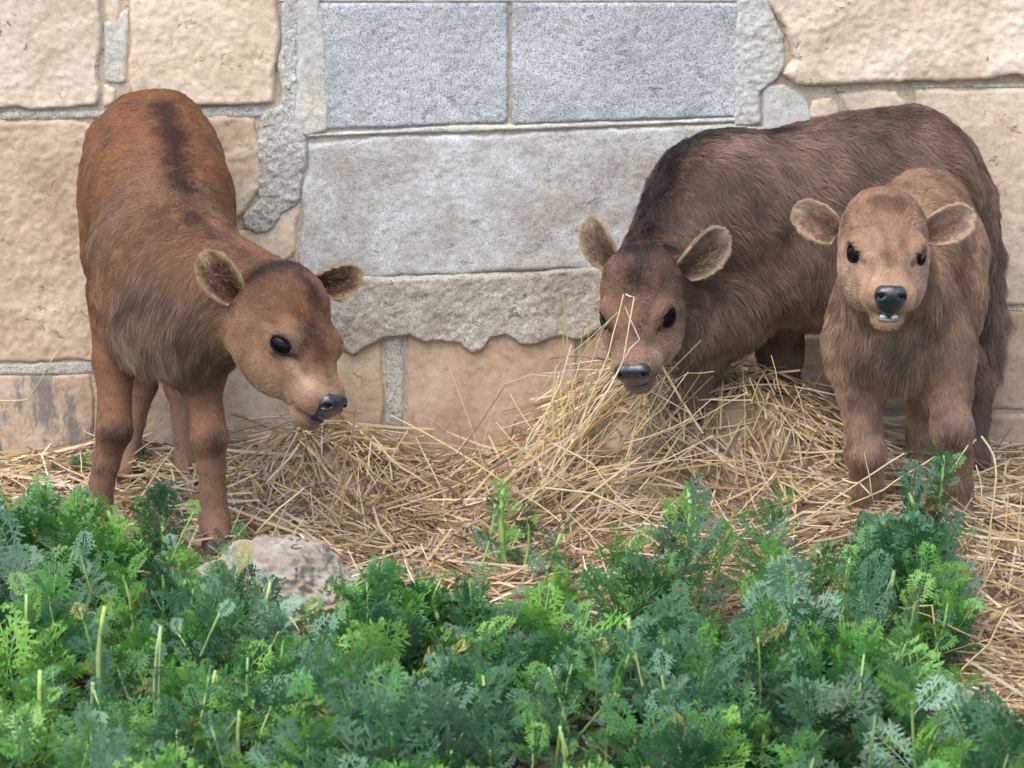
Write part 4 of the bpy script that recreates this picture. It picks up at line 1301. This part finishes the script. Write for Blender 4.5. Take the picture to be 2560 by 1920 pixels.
# long stalks that stand out one by one: (polyline in photo pixels, depth, thickness, colour)
LONG = [([(1560, 735), (1535, 830), (1505, 930), (1440, 1080)], -0.66, 2.4, 0), ([(1563, 735), (1585, 742), (1560, 900), (1500, 1010), (1380, 1150)], -0.66, 2.4, 0),
        ([(1560, 770), (1600, 850), (1575, 870), (1530, 950), (1480, 1060)], -0.65, 1.6, 3), ([(1545, 780), (1470, 850), (1400, 905), (1330, 1010)], -0.64, 1.6, 5),
        ([(1525, 800), (1440, 910), (1380, 960)], -0.63, 1.3, 5), ([(1610, 900), (1530, 960), (1480, 1030), (1440, 1120)], -0.62, 1.8, 0),
        ([(1500, 925), (1420, 925), (1360, 935)], -0.62, 1.5, 3), ([(1400, 930), (1380, 1010), (1330, 1080), (1290, 1160)], -0.6, 2.6, 0),
        ([(1430, 860), (1400, 960), (1355, 1060), (1300, 1140)], -0.6, 2.2, 3), ([(1450, 900), (1420, 1000), (1390, 1080)], -0.6, 2.0, 1),
        ([(1260, 960), (1330, 935), (1400, 945)], -0.55, 1.6, 5), ([(1275, 985), (1305, 1040), (1340, 1085)], -0.55, 2.0, 0), ([(1240, 1055), (1300, 1120), (1380, 1180)], -0.55, 1.6, 0),
        ([(1180, 1060), (1170, 1120), (1140, 1180), (1085, 1230)], -0.5, 1.5, 2), ([(1265, 960), (1200, 1060), (1130, 1160), (1100, 1210)], -0.5, 1.4, 4),
        ([(1040, 1035), (1080, 1050), (1150, 1100)], -0.45, 1.2, 1), ([(1145, 1060), (1160, 1150), (1170, 1220)], -0.45, 1.1, 4), ([(1020, 1110), (1110, 1110), (1270, 1140)], -0.45, 2.0, 5),
        ([(1785, 930), (1720, 935), (1690, 950), (1640, 1010)], -0.55, 1.3, 5), ([(1665, 945), (1625, 1020), (1590, 1080)], -0.58, 1.8, 0), ([(1720, 930), (1655, 1020), (1600, 1070)], -0.58, 1.4, 3),
        ([(1930, 890), (1945, 960), (1965, 1030)], -0.45, 1.7, 0), ([(1990, 965), (2010, 1040), (2030, 1120)], -0.5, 1.6, 5), ([(1875, 945), (1900, 1010), (1960, 1060)], -0.45, 1.4, 5),
        ([(1870, 980), (1760, 1040), (1640, 1090), (1560, 1100)], -0.5, 2.2, 1), ([(1880, 1000), (1780, 1000), (1700, 1060)], -0.5, 1.5, 3), ([(2060, 920), (2020, 990), (1990, 1030)], -0.42, 1.2, 4),
        ([(1640, 1010), (1665, 1060), (1720, 1110)], -0.52, 2.0, 1), ([(1380, 1110), (1480, 1160), (1560, 1260), (1680, 1350)], -0.62, 2.4, 0), ([(1360, 1220), (1480, 1235), (1580, 1280), (1680, 1300)], -0.66, 4.0, 0),
        ([(1560, 1110), (1680, 1070), (1730, 1045)], -0.56, 2.0, 0), ([(1700, 1080), (1850, 1160), (1960, 1200)], -0.56, 1.8, 1), ([(1480, 1170), (1700, 1150), (1850, 1150)], -0.56, 1.8, 1),
        ([(1850, 1170), (1980, 1150), (2110, 1130)], -0.56, 1.6, 1), ([(1880, 1120), (1910, 1200), (1960, 1270)], -0.58, 1.9, 0), ([(1940, 1180), (1870, 1260), (1840, 1290)], -0.6, 2.0, 0),
        ([(2260, 1130), (2190, 1180), (2100, 1240), (2000, 1310)], -0.80, 2.6, 0), ([(2160, 1130), (2172, 1190), (2185, 1260)], -0.80, 2.2, 5), ([(2105, 1200), (2150, 1210), (2180, 1240)], -0.8, 2.6, 0),
        ([(2340, 1140), (2260, 1190), (2210, 1225), (2120, 1260)], -0.78, 2.6, 0), ([(2420, 1110), (2395, 1150), (2370, 1180)], -0.80, 1.8, 0), ([(2455, 1090), (2485, 1140), (2492, 1200), (2475, 1330), (2450, 1500)], -0.82, 3.0, 0),
        ([(2440, 1160), (2455, 1220), (2450, 1270)], -0.8, 2.2, 5), ([(2490, 1180), (2480, 1300), (2470, 1420), (2440, 1560)], -0.86, 2.0, 0), ([(2520, 1230), (2515, 1320), (2470, 1400), (2380, 1480)], -0.9, 2.0, 1),
        ([(2555, 1230), (2545, 1340), (2550, 1420)], -0.9, 2.2, 5), ([(2195, 1505), (2260, 1520), (2330, 1515), (2340, 1600), (2350, 1700)], -1.22, 3.2, 0), ([(2200, 1505), (2320, 1540), (2450, 1600)], -1.22, 2.4, 1),
        ([(2170, 1775), (2250, 1740), (2400, 1680), (2470, 1610), (2520, 1520)], -1.30, 2.6, 0), ([(2180, 1850), (2300, 1820), (2360, 1800)], -1.42, 3.0, 0), ([(2200, 1840), (2280, 1850), (2330, 1830), (2360, 1810)], -1.42, 2.0, 3),
        ([(2350, 1635), (2430, 1610), (2470, 1600)], -1.2, 2.0, 5), ([(2400, 1590), (2440, 1500), (2490, 1400)], -1.1, 2.4, 0), ([(2350, 1630), (2420, 1560), (2540, 1440)], -1.1, 2.0, 1),
        ([(0, 1003), (70, 1000), (100, 950), (145, 875)], -0.42, 2.0, 5), ([(200, 1130), (205, 1180), (225, 1230)], -0.5, 2.2, 5), ([(0, 1180), (60, 1215), (80, 1240), (0, 1300)], -0.55, 2.4, 0),
        ([(310, 1130), (360, 1170), (400, 1200)], -0.48, 2.0, 0), ([(315, 1180), (345, 1175), (420, 1130)], -0.48, 1.8, 1), ([(390, 1130), (440, 1170), (500, 1230)], -0.5, 2.0, 0),
        ([(700, 1110), (760, 1090), (905, 1070)], -0.40, 2.0, 4), ([(745, 1080), (720, 1120), (690, 1190)], -0.42, 1.8, 3), ([(890, 1020), (880, 1100), (850, 1200), (780, 1400)], -0.72, 2.0, 2),
        ([(1020, 1075), (970, 1160), (900, 1260)], -0.45, 1.8, 0), ([(930, 1090), (980, 1150), (1090, 1225)], -0.42, 3.2, 0), ([(760, 1220), (700, 1270), (640, 1330)], -0.6, 3.0, 0),
        ([(880, 1130), (930, 1180), (1010, 1240)], -0.45, 2.0, 0), ([(560, 1160), (600, 1140), (640, 1180)], -0.45, 1.6, 2), ([(985, 1470), (1010, 1390), (970, 1330)], -0.98, 3.0, 1), ([(1010, 1390), (1030, 1450), (1060, 1500)], -0.98, 2.6, 3)]
for pl, Yd, th, ci in LONG:
    q = np.array([P(a, b_, Yd - 0.05 * i / len(pl)) for i, (a, b_) in enumerate(pl)])
    q[:, 2] = np.maximum(q[:, 2], heap_h(q[:, 0], q[:, 1]) + 0.001)
    # resample
    tt = np.concatenate([[0], np.cumsum(np.linalg.norm(np.diff(q, axis=0), axis=1))])
    ts = np.sort(np.concatenate([tt, (tt[1:] + tt[:-1]) / 2]))
    qq = np.stack([np.interp(ts, tt, q[:, i]) for i in range(3)], -1)
    qq += rng.normal(0, 0.0008, qq.shape)
    V, F = tubes(qq[None], np.full((1, len(qq)), th * 0.00068) * np.linspace(1.0, 0.75, len(qq))[None], 5, 0.7, rng, cap=True)
    col = STRAW[ci] * rng.uniform(0.9, 1.15)
    mesh_np('stalk', V, F, M['straw'], heap, col=np.tile(col, (len(V), 1)), smooth=True)
#</H>
#<G>
# ------------------------------------------------------------------ weeds
def leaf_template(seed, pairs=7):
    """feathery twice-cut leaf of unit length along +x, lying in xy, arched in z"""
    r = np.random.default_rng(seed)
    V, F = [], []

    def kite(a, d, ln, w, up):
        n = np.array([-d[1], d[0], 0.0])
        k = len(V)
        z = np.array([0, 0, up])
        V.extend([a, a + d * ln * 0.55 + n * w + z * 0.5, a + d * ln + z, a + d * ln * 0.55 - n * w + z * 0.5])
        F.extend([(k, k + 3, k + 2), (k, k + 2, k + 1)])
    arch = lambda t: 0.22 * t - 0.30 * t * t * (0.7 + 0.6 * r.random())
    m = 6
    ts = np.linspace(0, 1, m)
    az = [arch(t) for t in ts]
    k = len(V)
    for t, z in zip(ts, az):
        w = 0.014 * (1 - 0.6 * t)
        V.extend([np.array([t, w, z]), np.array([t, -w, z])])
    for q in range(m - 1):
        a = k + 2 * q
        F.extend([(a, a + 1, a + 3), (a, a + 3, a + 2)])
    for i in range(pairs):
        t = 0.22 + 0.74 * i / (pairs - 1)
        ln = 0.38 * math.sin(math.pi * (0.18 + 0.72 * (i / (pairs - 1)) ** 0.9)) * r.uniform(0.8, 1.15) + 0.05
        for sd in (-1, 1):
            a = math.radians(r.uniform(48, 66)) * sd
            d = np.array([math.cos(a), math.sin(a), 0])
            p0 = np.array([t, 0, np.interp(t, ts, az)])
            up = r.uniform(-0.05, 0.10)
            nl = 2
            kite(p0, d, ln, 0.022, up)
            for q in range(nl):
                u_ = 0.34 + 0.62 * q / nl + r.uniform(-0.04, 0.04)
                pq = p0 + d * ln * u_ + np.array([0, 0, up * u_])
                for s2 in (-1, 1):
                    aa = a + s2 * math.radians(r.uniform(35, 55))
                    kite(pq, np.array([math.cos(aa), math.sin(aa), 0]), ln * r.uniform(0.42, 0.62) * (1.1 - 0.4 * u_), 0.024, r.uniform(-0.03, 0.05))
    kite(np.array([0.96, 0, np.interp(0.96, ts, az)]), np.array([1., 0, 0]), 0.14, 0.03, -0.03)
    return np.array(V), np.array(F)


TEMPL = [leaf_template(100 + i, 7 + i % 2) for i in range(7)]
GREENS = np.array([(0.085, 0.225, 0.068), (0.135, 0.345, 0.062), (0.160, 0.285, 0.180), (0.042, 0.125, 0.048), (0.210, 0.420, 0.085), (0.105, 0.230, 0.125), (0.36, 0.34, 0.10)])
STEMC = np.array((0.30, 0.45, 0.15))


def plant_mesh(spec, seed):
    """spec: list of (base xyz, height, lean xy, n leaves, leaf length, tone, cut stem radius, bareness)"""
    r = np.random.default_rng(seed)
    leaves = {i: [] for i in range(len(TEMPL))}
    st_pts, st_rad = [], []
    for base, h, lean, nl, ll, tone, srad, bare in spec:
        base = np.asarray(base, float)
        t = np.linspace(0, 1, 6)
        bend = r.normal(0, 0.012, 3) * np.array([1, 1, 0])
        pts = base + np.outer(t, [lean[0], lean[1], h]) + np.outer(t * (1 - t) * 4, bend)
        st_pts.append(pts)
        st_rad.append(srad * (1 - 0.25 * t))
        ga = r.uniform(0, 6.28)
        main = r.choice(6, p=tone)
        shade = r.uniform(0.75, 1.2)
        for k in range(nl):
            q = bare + (0.97 - bare) * (k + r.random()) / nl
            p0 = np.array([np.interp(q, t, pts[:, c]) for c in range(3)])
            a = ga + k * 2.4 + r.normal(0, 0.3)
            el = math.radians(np.clip(r.normal(18 + 40 * q, 18), -15, 85))
            d = np.array([math.cos(a) * math.cos(el), math.sin(a) * math.cos(el), math.sin(el)])
            up = np.array([0, 0, 1.0]) + r.normal(0, 0.35, 3)
            y = np.cross(up, d)
            y /= np.linalg.norm(y)
            z = np.cross(d, y)
            sc = ll * r.uniform(0.65, 1.2) * (1.05 - 0.35 * q)
            c = (GREENS[6] if r.random() < 0.010 else GREENS[main] if r.random() < 0.72 else GREENS[r.choice(6, p=tone)]) * r.uniform(0.9, 1.4) * shade
            leaves[r.integers(len(TEMPL))].append((p0, np.stack([d, y, z]) * sc, c))
    parts = []
    for i, lst in leaves.items():
        if not lst:
            continue
        Vt, Ft = TEMPL[i]
        p0 = np.array([a[0] for a in lst])
        R = np.array([a[1] for a in lst])
        c = np.array([a[2] for a in lst])
        V = np.einsum('vk,nkj->nvj', Vt, R) + p0[:, None]
        F = (Ft[None] + (np.arange(len(lst)) * len(Vt))[:, None, None]).reshape(-1, 3)
        C = np.repeat(c, len(Vt), 0)
        parts.append((V.reshape(-1, 3), [F], C))
    Vs, Fs = tubes(np.array(st_pts), np.array(st_rad), 6, 1.0, None, cap=True)
    cs = STEMC[None] * np.random.default_rng(seed + 1).uniform(0.65, 1.2, (len(st_pts), 1))
    return parts, (Vs, Fs, np.repeat(cs, 36, 0))


TMIX = (0.30, 0.18, 0.16, 0.18, 0.06, 0.12)
TBRIGHT = (0.15, 0.40, 0.05, 0.10, 0.25, 0.05)
TBLUE = (0.22, 0.04, 0.36, 0.14, 0.02, 0.22)
TDARK = (0.36, 0.10, 0.12, 0.32, 0.02, 0.08)


def weed(name, label, spec, seed):
    base = np.array(spec[0][0])
    lp, sp_ = plant_mesh(spec, seed)
    V, F, C = add_mesh(lp)
    root = empty(name, base)
    tag(root, label, 'plant', 'weeds standing out at the edge of the straw')
    mesh_np('foliage', V, F, M['leaf'], root, col=C, smooth=False, origin=base)
    V, F, C = sp_
    for k in range(len(spec)):
        m0 = slice(36 * k, 36 * k + 36)
        Fk = [f[((f >= 36 * k) & (f < 36 * k + 36)).all(1)] - 36 * k for f in F]
        mesh_np('stem', V[m0], Fk, M['stem'], root, col=C[m0], smooth=True, origin=base)
    return root


def weed_edge(x):
    px = 1280 + x / (TX * 6.1) * 1280
    return np.interp(px, [-600, 0, 300, 480, 560, 900, 1350, 1480, 1560, 2300, 2420, 2480, 2620, 3000], [-0.78, -0.80, -0.74, -0.84, -1.14, -1.16, -1.08, -1.02, -0.96, -0.98, -1.08, -1.30, -1.34, -1.4])


rr = np.random.default_rng(77)
spec = []
for _ in range(470):
    x = rr.uniform(-1.25, 1.25)
    e = weed_edge(x)
    y = e - rr.random() ** 1.1 * (2.15 + e)
    if rr.random() < 0.95 * smooth01(2330, 2440, 1280 + x / (TX * 5.6) * 1280) * smooth01(-1.85, -1.65, y):
        continue
    n_ = noise(np.array([[x * 4, y * 4, 0.3]]), 3)[0]
    tone = [TMIX, TBRIGHT, TBLUE, TDARK][rr.choice(4, p=[0.38, 0.28, 0.18, 0.16] if x < 0.1 else [0.42, 0.16, 0.22, 0.20])]
    h = rr.uniform(0.06, 0.14) * (1 + 0.7 * n_) * (1 + 0.25 * smooth01(0.15, 0.4, x) * smooth01(0.95, 0.7, x))
    spec.append(((x, y, ground_h(np.array(x), np.array(y))), h, rr.normal(0, 0.022, 2), int(rr.integers(14, 22)), rr.choice([0.05, 0.065, 0.085, 0.12], p=[0.25, 0.30, 0.28, 0.17]), tone, rr.uniform(0.0018, 0.0032), 0.05))
# thick pale stalks grazed off above the foliage, seen one by one: base px, top px, top py, depth
CUT = [(405, 455, 1560, -1.30), (268, 262, 1530, -1.42), (70, 66, 1500, -1.30), (525, 535, 1450, -1.12), (668, 676, 1470, -1.2), (545, 538, 1690, -1.55), (398, 402, 1580, -1.50), (110, 100, 1690, -1.62),
       (240, 232, 1720, -1.6), (1105, 978, 1620, -1.32), (1255, 1232, 1750, -1.52), (1365, 1340, 1720, -1.5), (1575, 1570, 1560, -1.28), (1765, 1755, 1580, -1.32), (1420, 1400, 1830, -1.75), (1090, 1082, 1830, -1.7), (1120, 1115, 1830, -1.72),
       (2130, 2125, 1405, -1.12), (2010, 2012, 1430, -1.1), (1980, 1975, 1425, -1.1), (2210, 2208, 1680, -1.42), (1912, 1910, 1850, -1.7), (885, 890, 1540, -1.28), (1150, 1085, 1530, -1.2), (2330, 2300, 1450, -1.2), (2255, 2235, 1440, -1.22),
       (620, 600, 1790, -1.7), (2440, 2420, 1900, -1.8), (60, 0, 1790, -1.7), (1010, 1000, 1780, -1.6)]
for _ in range(70):
    x = rr.uniform(-1.1, 1.05)
    y = weed_edge(x) - rr.uniform(0.02, 0.75)
    spec.append(((x, y, 0.0), rr.uniform(0.11, 0.19), rr.normal(0, 0.03, 2), int(rr.integers(5, 10)), rr.uniform(0.04, 0.06), [TBRIGHT, TMIX, TBLUE][rr.integers(3)], rr.uniform(0.0018, 0.0028), 0.45))
for bx0, tx0, ty0, Yd in CUT:
    b0 = PG(bx0, Yd, 0.0)
    t0 = P(tx0, ty0, Yd - 0.01)
    spec.append((b0, (t0 - b0)[2] * 1.02, (t0 - b0)[:2], int(rr.integers(7, 13)), rr.uniform(0.04, 0.065), [TMIX, TBRIGHT, TBLUE][rr.integers(3)], 0.0022, 0.3))
lp, sp_ = plant_mesh(spec, 5)
V, F, C = add_mesh(lp)
patch = mesh_np('weed_patch', V, F, M['leaf'], col=C, smooth=False)
tag(patch, 'dense carpet of feathery green weeds across the foreground', 'weeds', kind='stuff')
V, F, C = sp_
so = mesh_np('weed_stems', V, F, M['stem'], patch, col=C)
so['kind'] = 'stuff'

for i, (bx0, tx0, ty0, Yd) in enumerate(CUT):
    b0 = PG(bx0, Yd, 0.0)
    t0 = P(tx0, ty0 - 14, Yd - 0.01)
    t = np.linspace(0, 1, 7)
    q = b0 + np.outer(t, t0 - b0) + np.outer(4 * t * (1 - t), np.array([rr.normal(0, 0.006), 0, 0]))
    V, F = tubes(q[None], (0.0036 * rr.uniform(0.7, 1.25) * (1.1 - 0.35 * t))[None], 8, 1.0)
    col = np.array((0.36, 0.50, 0.17)) * rr.uniform(0.75, 1.2) * np.array([1, 1, rr.uniform(0.8, 1.3)])
    C = np.tile(col, (len(V), 1)) * np.repeat(0.8 + 0.35 * t, 8)[:, None]
    o = mesh_np('cut_stem', V, F, M['stem'], patch, col=C)

W = weed
W('weed', 'tall bushy weed beside the small calf\'s front leg', [(PG(2265, -0.93), 0.22, (0.0, 0.0), 46, 0.075, TMIX, 0.004, 0.05), (PG(2180, -0.97), 0.16, (-0.015, 0), 22, 0.07, TDARK, 0.003, 0.05), (PG(2350, -0.95), 0.16, (0.01, 0), 24, 0.07, TBLUE, 0.003, 0.05),
                                                        (PG(2300, -0.90), 0.27, (0.03, 0.0), 26, 0.05, TBLUE, 0.003, 0.45)], 201)
W('weed', 'upright grazed weed with a thick cut stalk standing in the straw', [(PG(1630, -0.88), 0.215, (0.055, 0.0), 16, 0.050, TMIX, 0.0052, 0.35), (PG(1640, -0.87), 0.17, (0.05, 0), 20, 0.05, TMIX, 0.003, 0.25), (PG(1770, -0.86), 0.14, (0.03, 0), 14, 0.045, TMIX, 0.003, 0.3)], 202)
W('weed', 'stumpy weed with a pale cut stalk in the middle of the straw', [(PG(1270, -0.66), 0.150, (-0.008, 0), 18, 0.045, TMIX, 0.0055, 0.15), (PG(1300, -0.66), 0.10, (0.012, 0), 14, 0.045, TDARK, 0.003, 0.2)], 203)
W('weed', 'thin greyish weed leaning in the straw left of the stump', [(PG(1150, -0.84), 0.175, (0.055, 0), 10, 0.04, TBLUE, 0.0022, 0.35)], 204)
W('weed', 'dark-stemmed weed at the straw edge in the middle', [(PG(1345, -0.92), 0.150, (0.035, 0), 13, 0.045, TBLUE, 0.0035, 0.2), (PG(1400, -0.94), 0.10, (0.01, 0), 18, 0.05, TMIX, 0.0025, 0.1)], 205)
W('weed', 'bright green broad-leaved weed in front of the straw', [(PG(1395, -1.02), 0.09, (0.0, 0), 26, 0.06, (0.05, 0.55, 0.0, 0.02, 0.38, 0.0), 0.0028, 0.3)], 206)
W('weed', 'leafy weed in front of the left calf\'s far foreleg', [(PG(405, -0.72), 0.155, (0.0, 0), 44, 0.055, TMIX, 0.004, 0.05), (PG(370, -0.70), 0.13, (-0.01, 0), 26, 0.05, TDARK, 0.003, 0.05)], 207)
W('weed', 'leafy blue-green weed at the far left before the calf\'s hoof', [(PG(215, -0.72), 0.130, (0.0, 0), 30, 0.06, TBLUE, 0.0035, 0.05), (PG(275, -0.74), 0.135, (0.0, 0), 18, 0.05, TBRIGHT, 0.0038, 0.2)], 208)
W('weed', 'light sprig leaning right beside the left calf\'s hoof', [(PG(540, -0.72), 0.075, (0.045, 0), 12, 0.055, TBRIGHT, 0.002, 0.2)], 209)
W('weed', 'small feathery weed at the straw edge before the small calf', [(PG(2060, -0.93), 0.125, (0.005, 0), 26, 0.05, TMIX, 0.0035, 0.1)], 210)
W('weed', 'small dark weed tucked against the wall behind the left calf', [(PG(360, -0.10), 0.05, (0.0, 0), 18, 0.04, TDARK, 0.002, 0.05)], 211)
W('weed', 'tiny dark weed at the wall foot left of the chestnut calf', [(PG(205, -0.12), 0.045, (0.0, 0), 14, 0.04, TDARK, 0.002, 0.05)], 212)
#</G>
#PART6
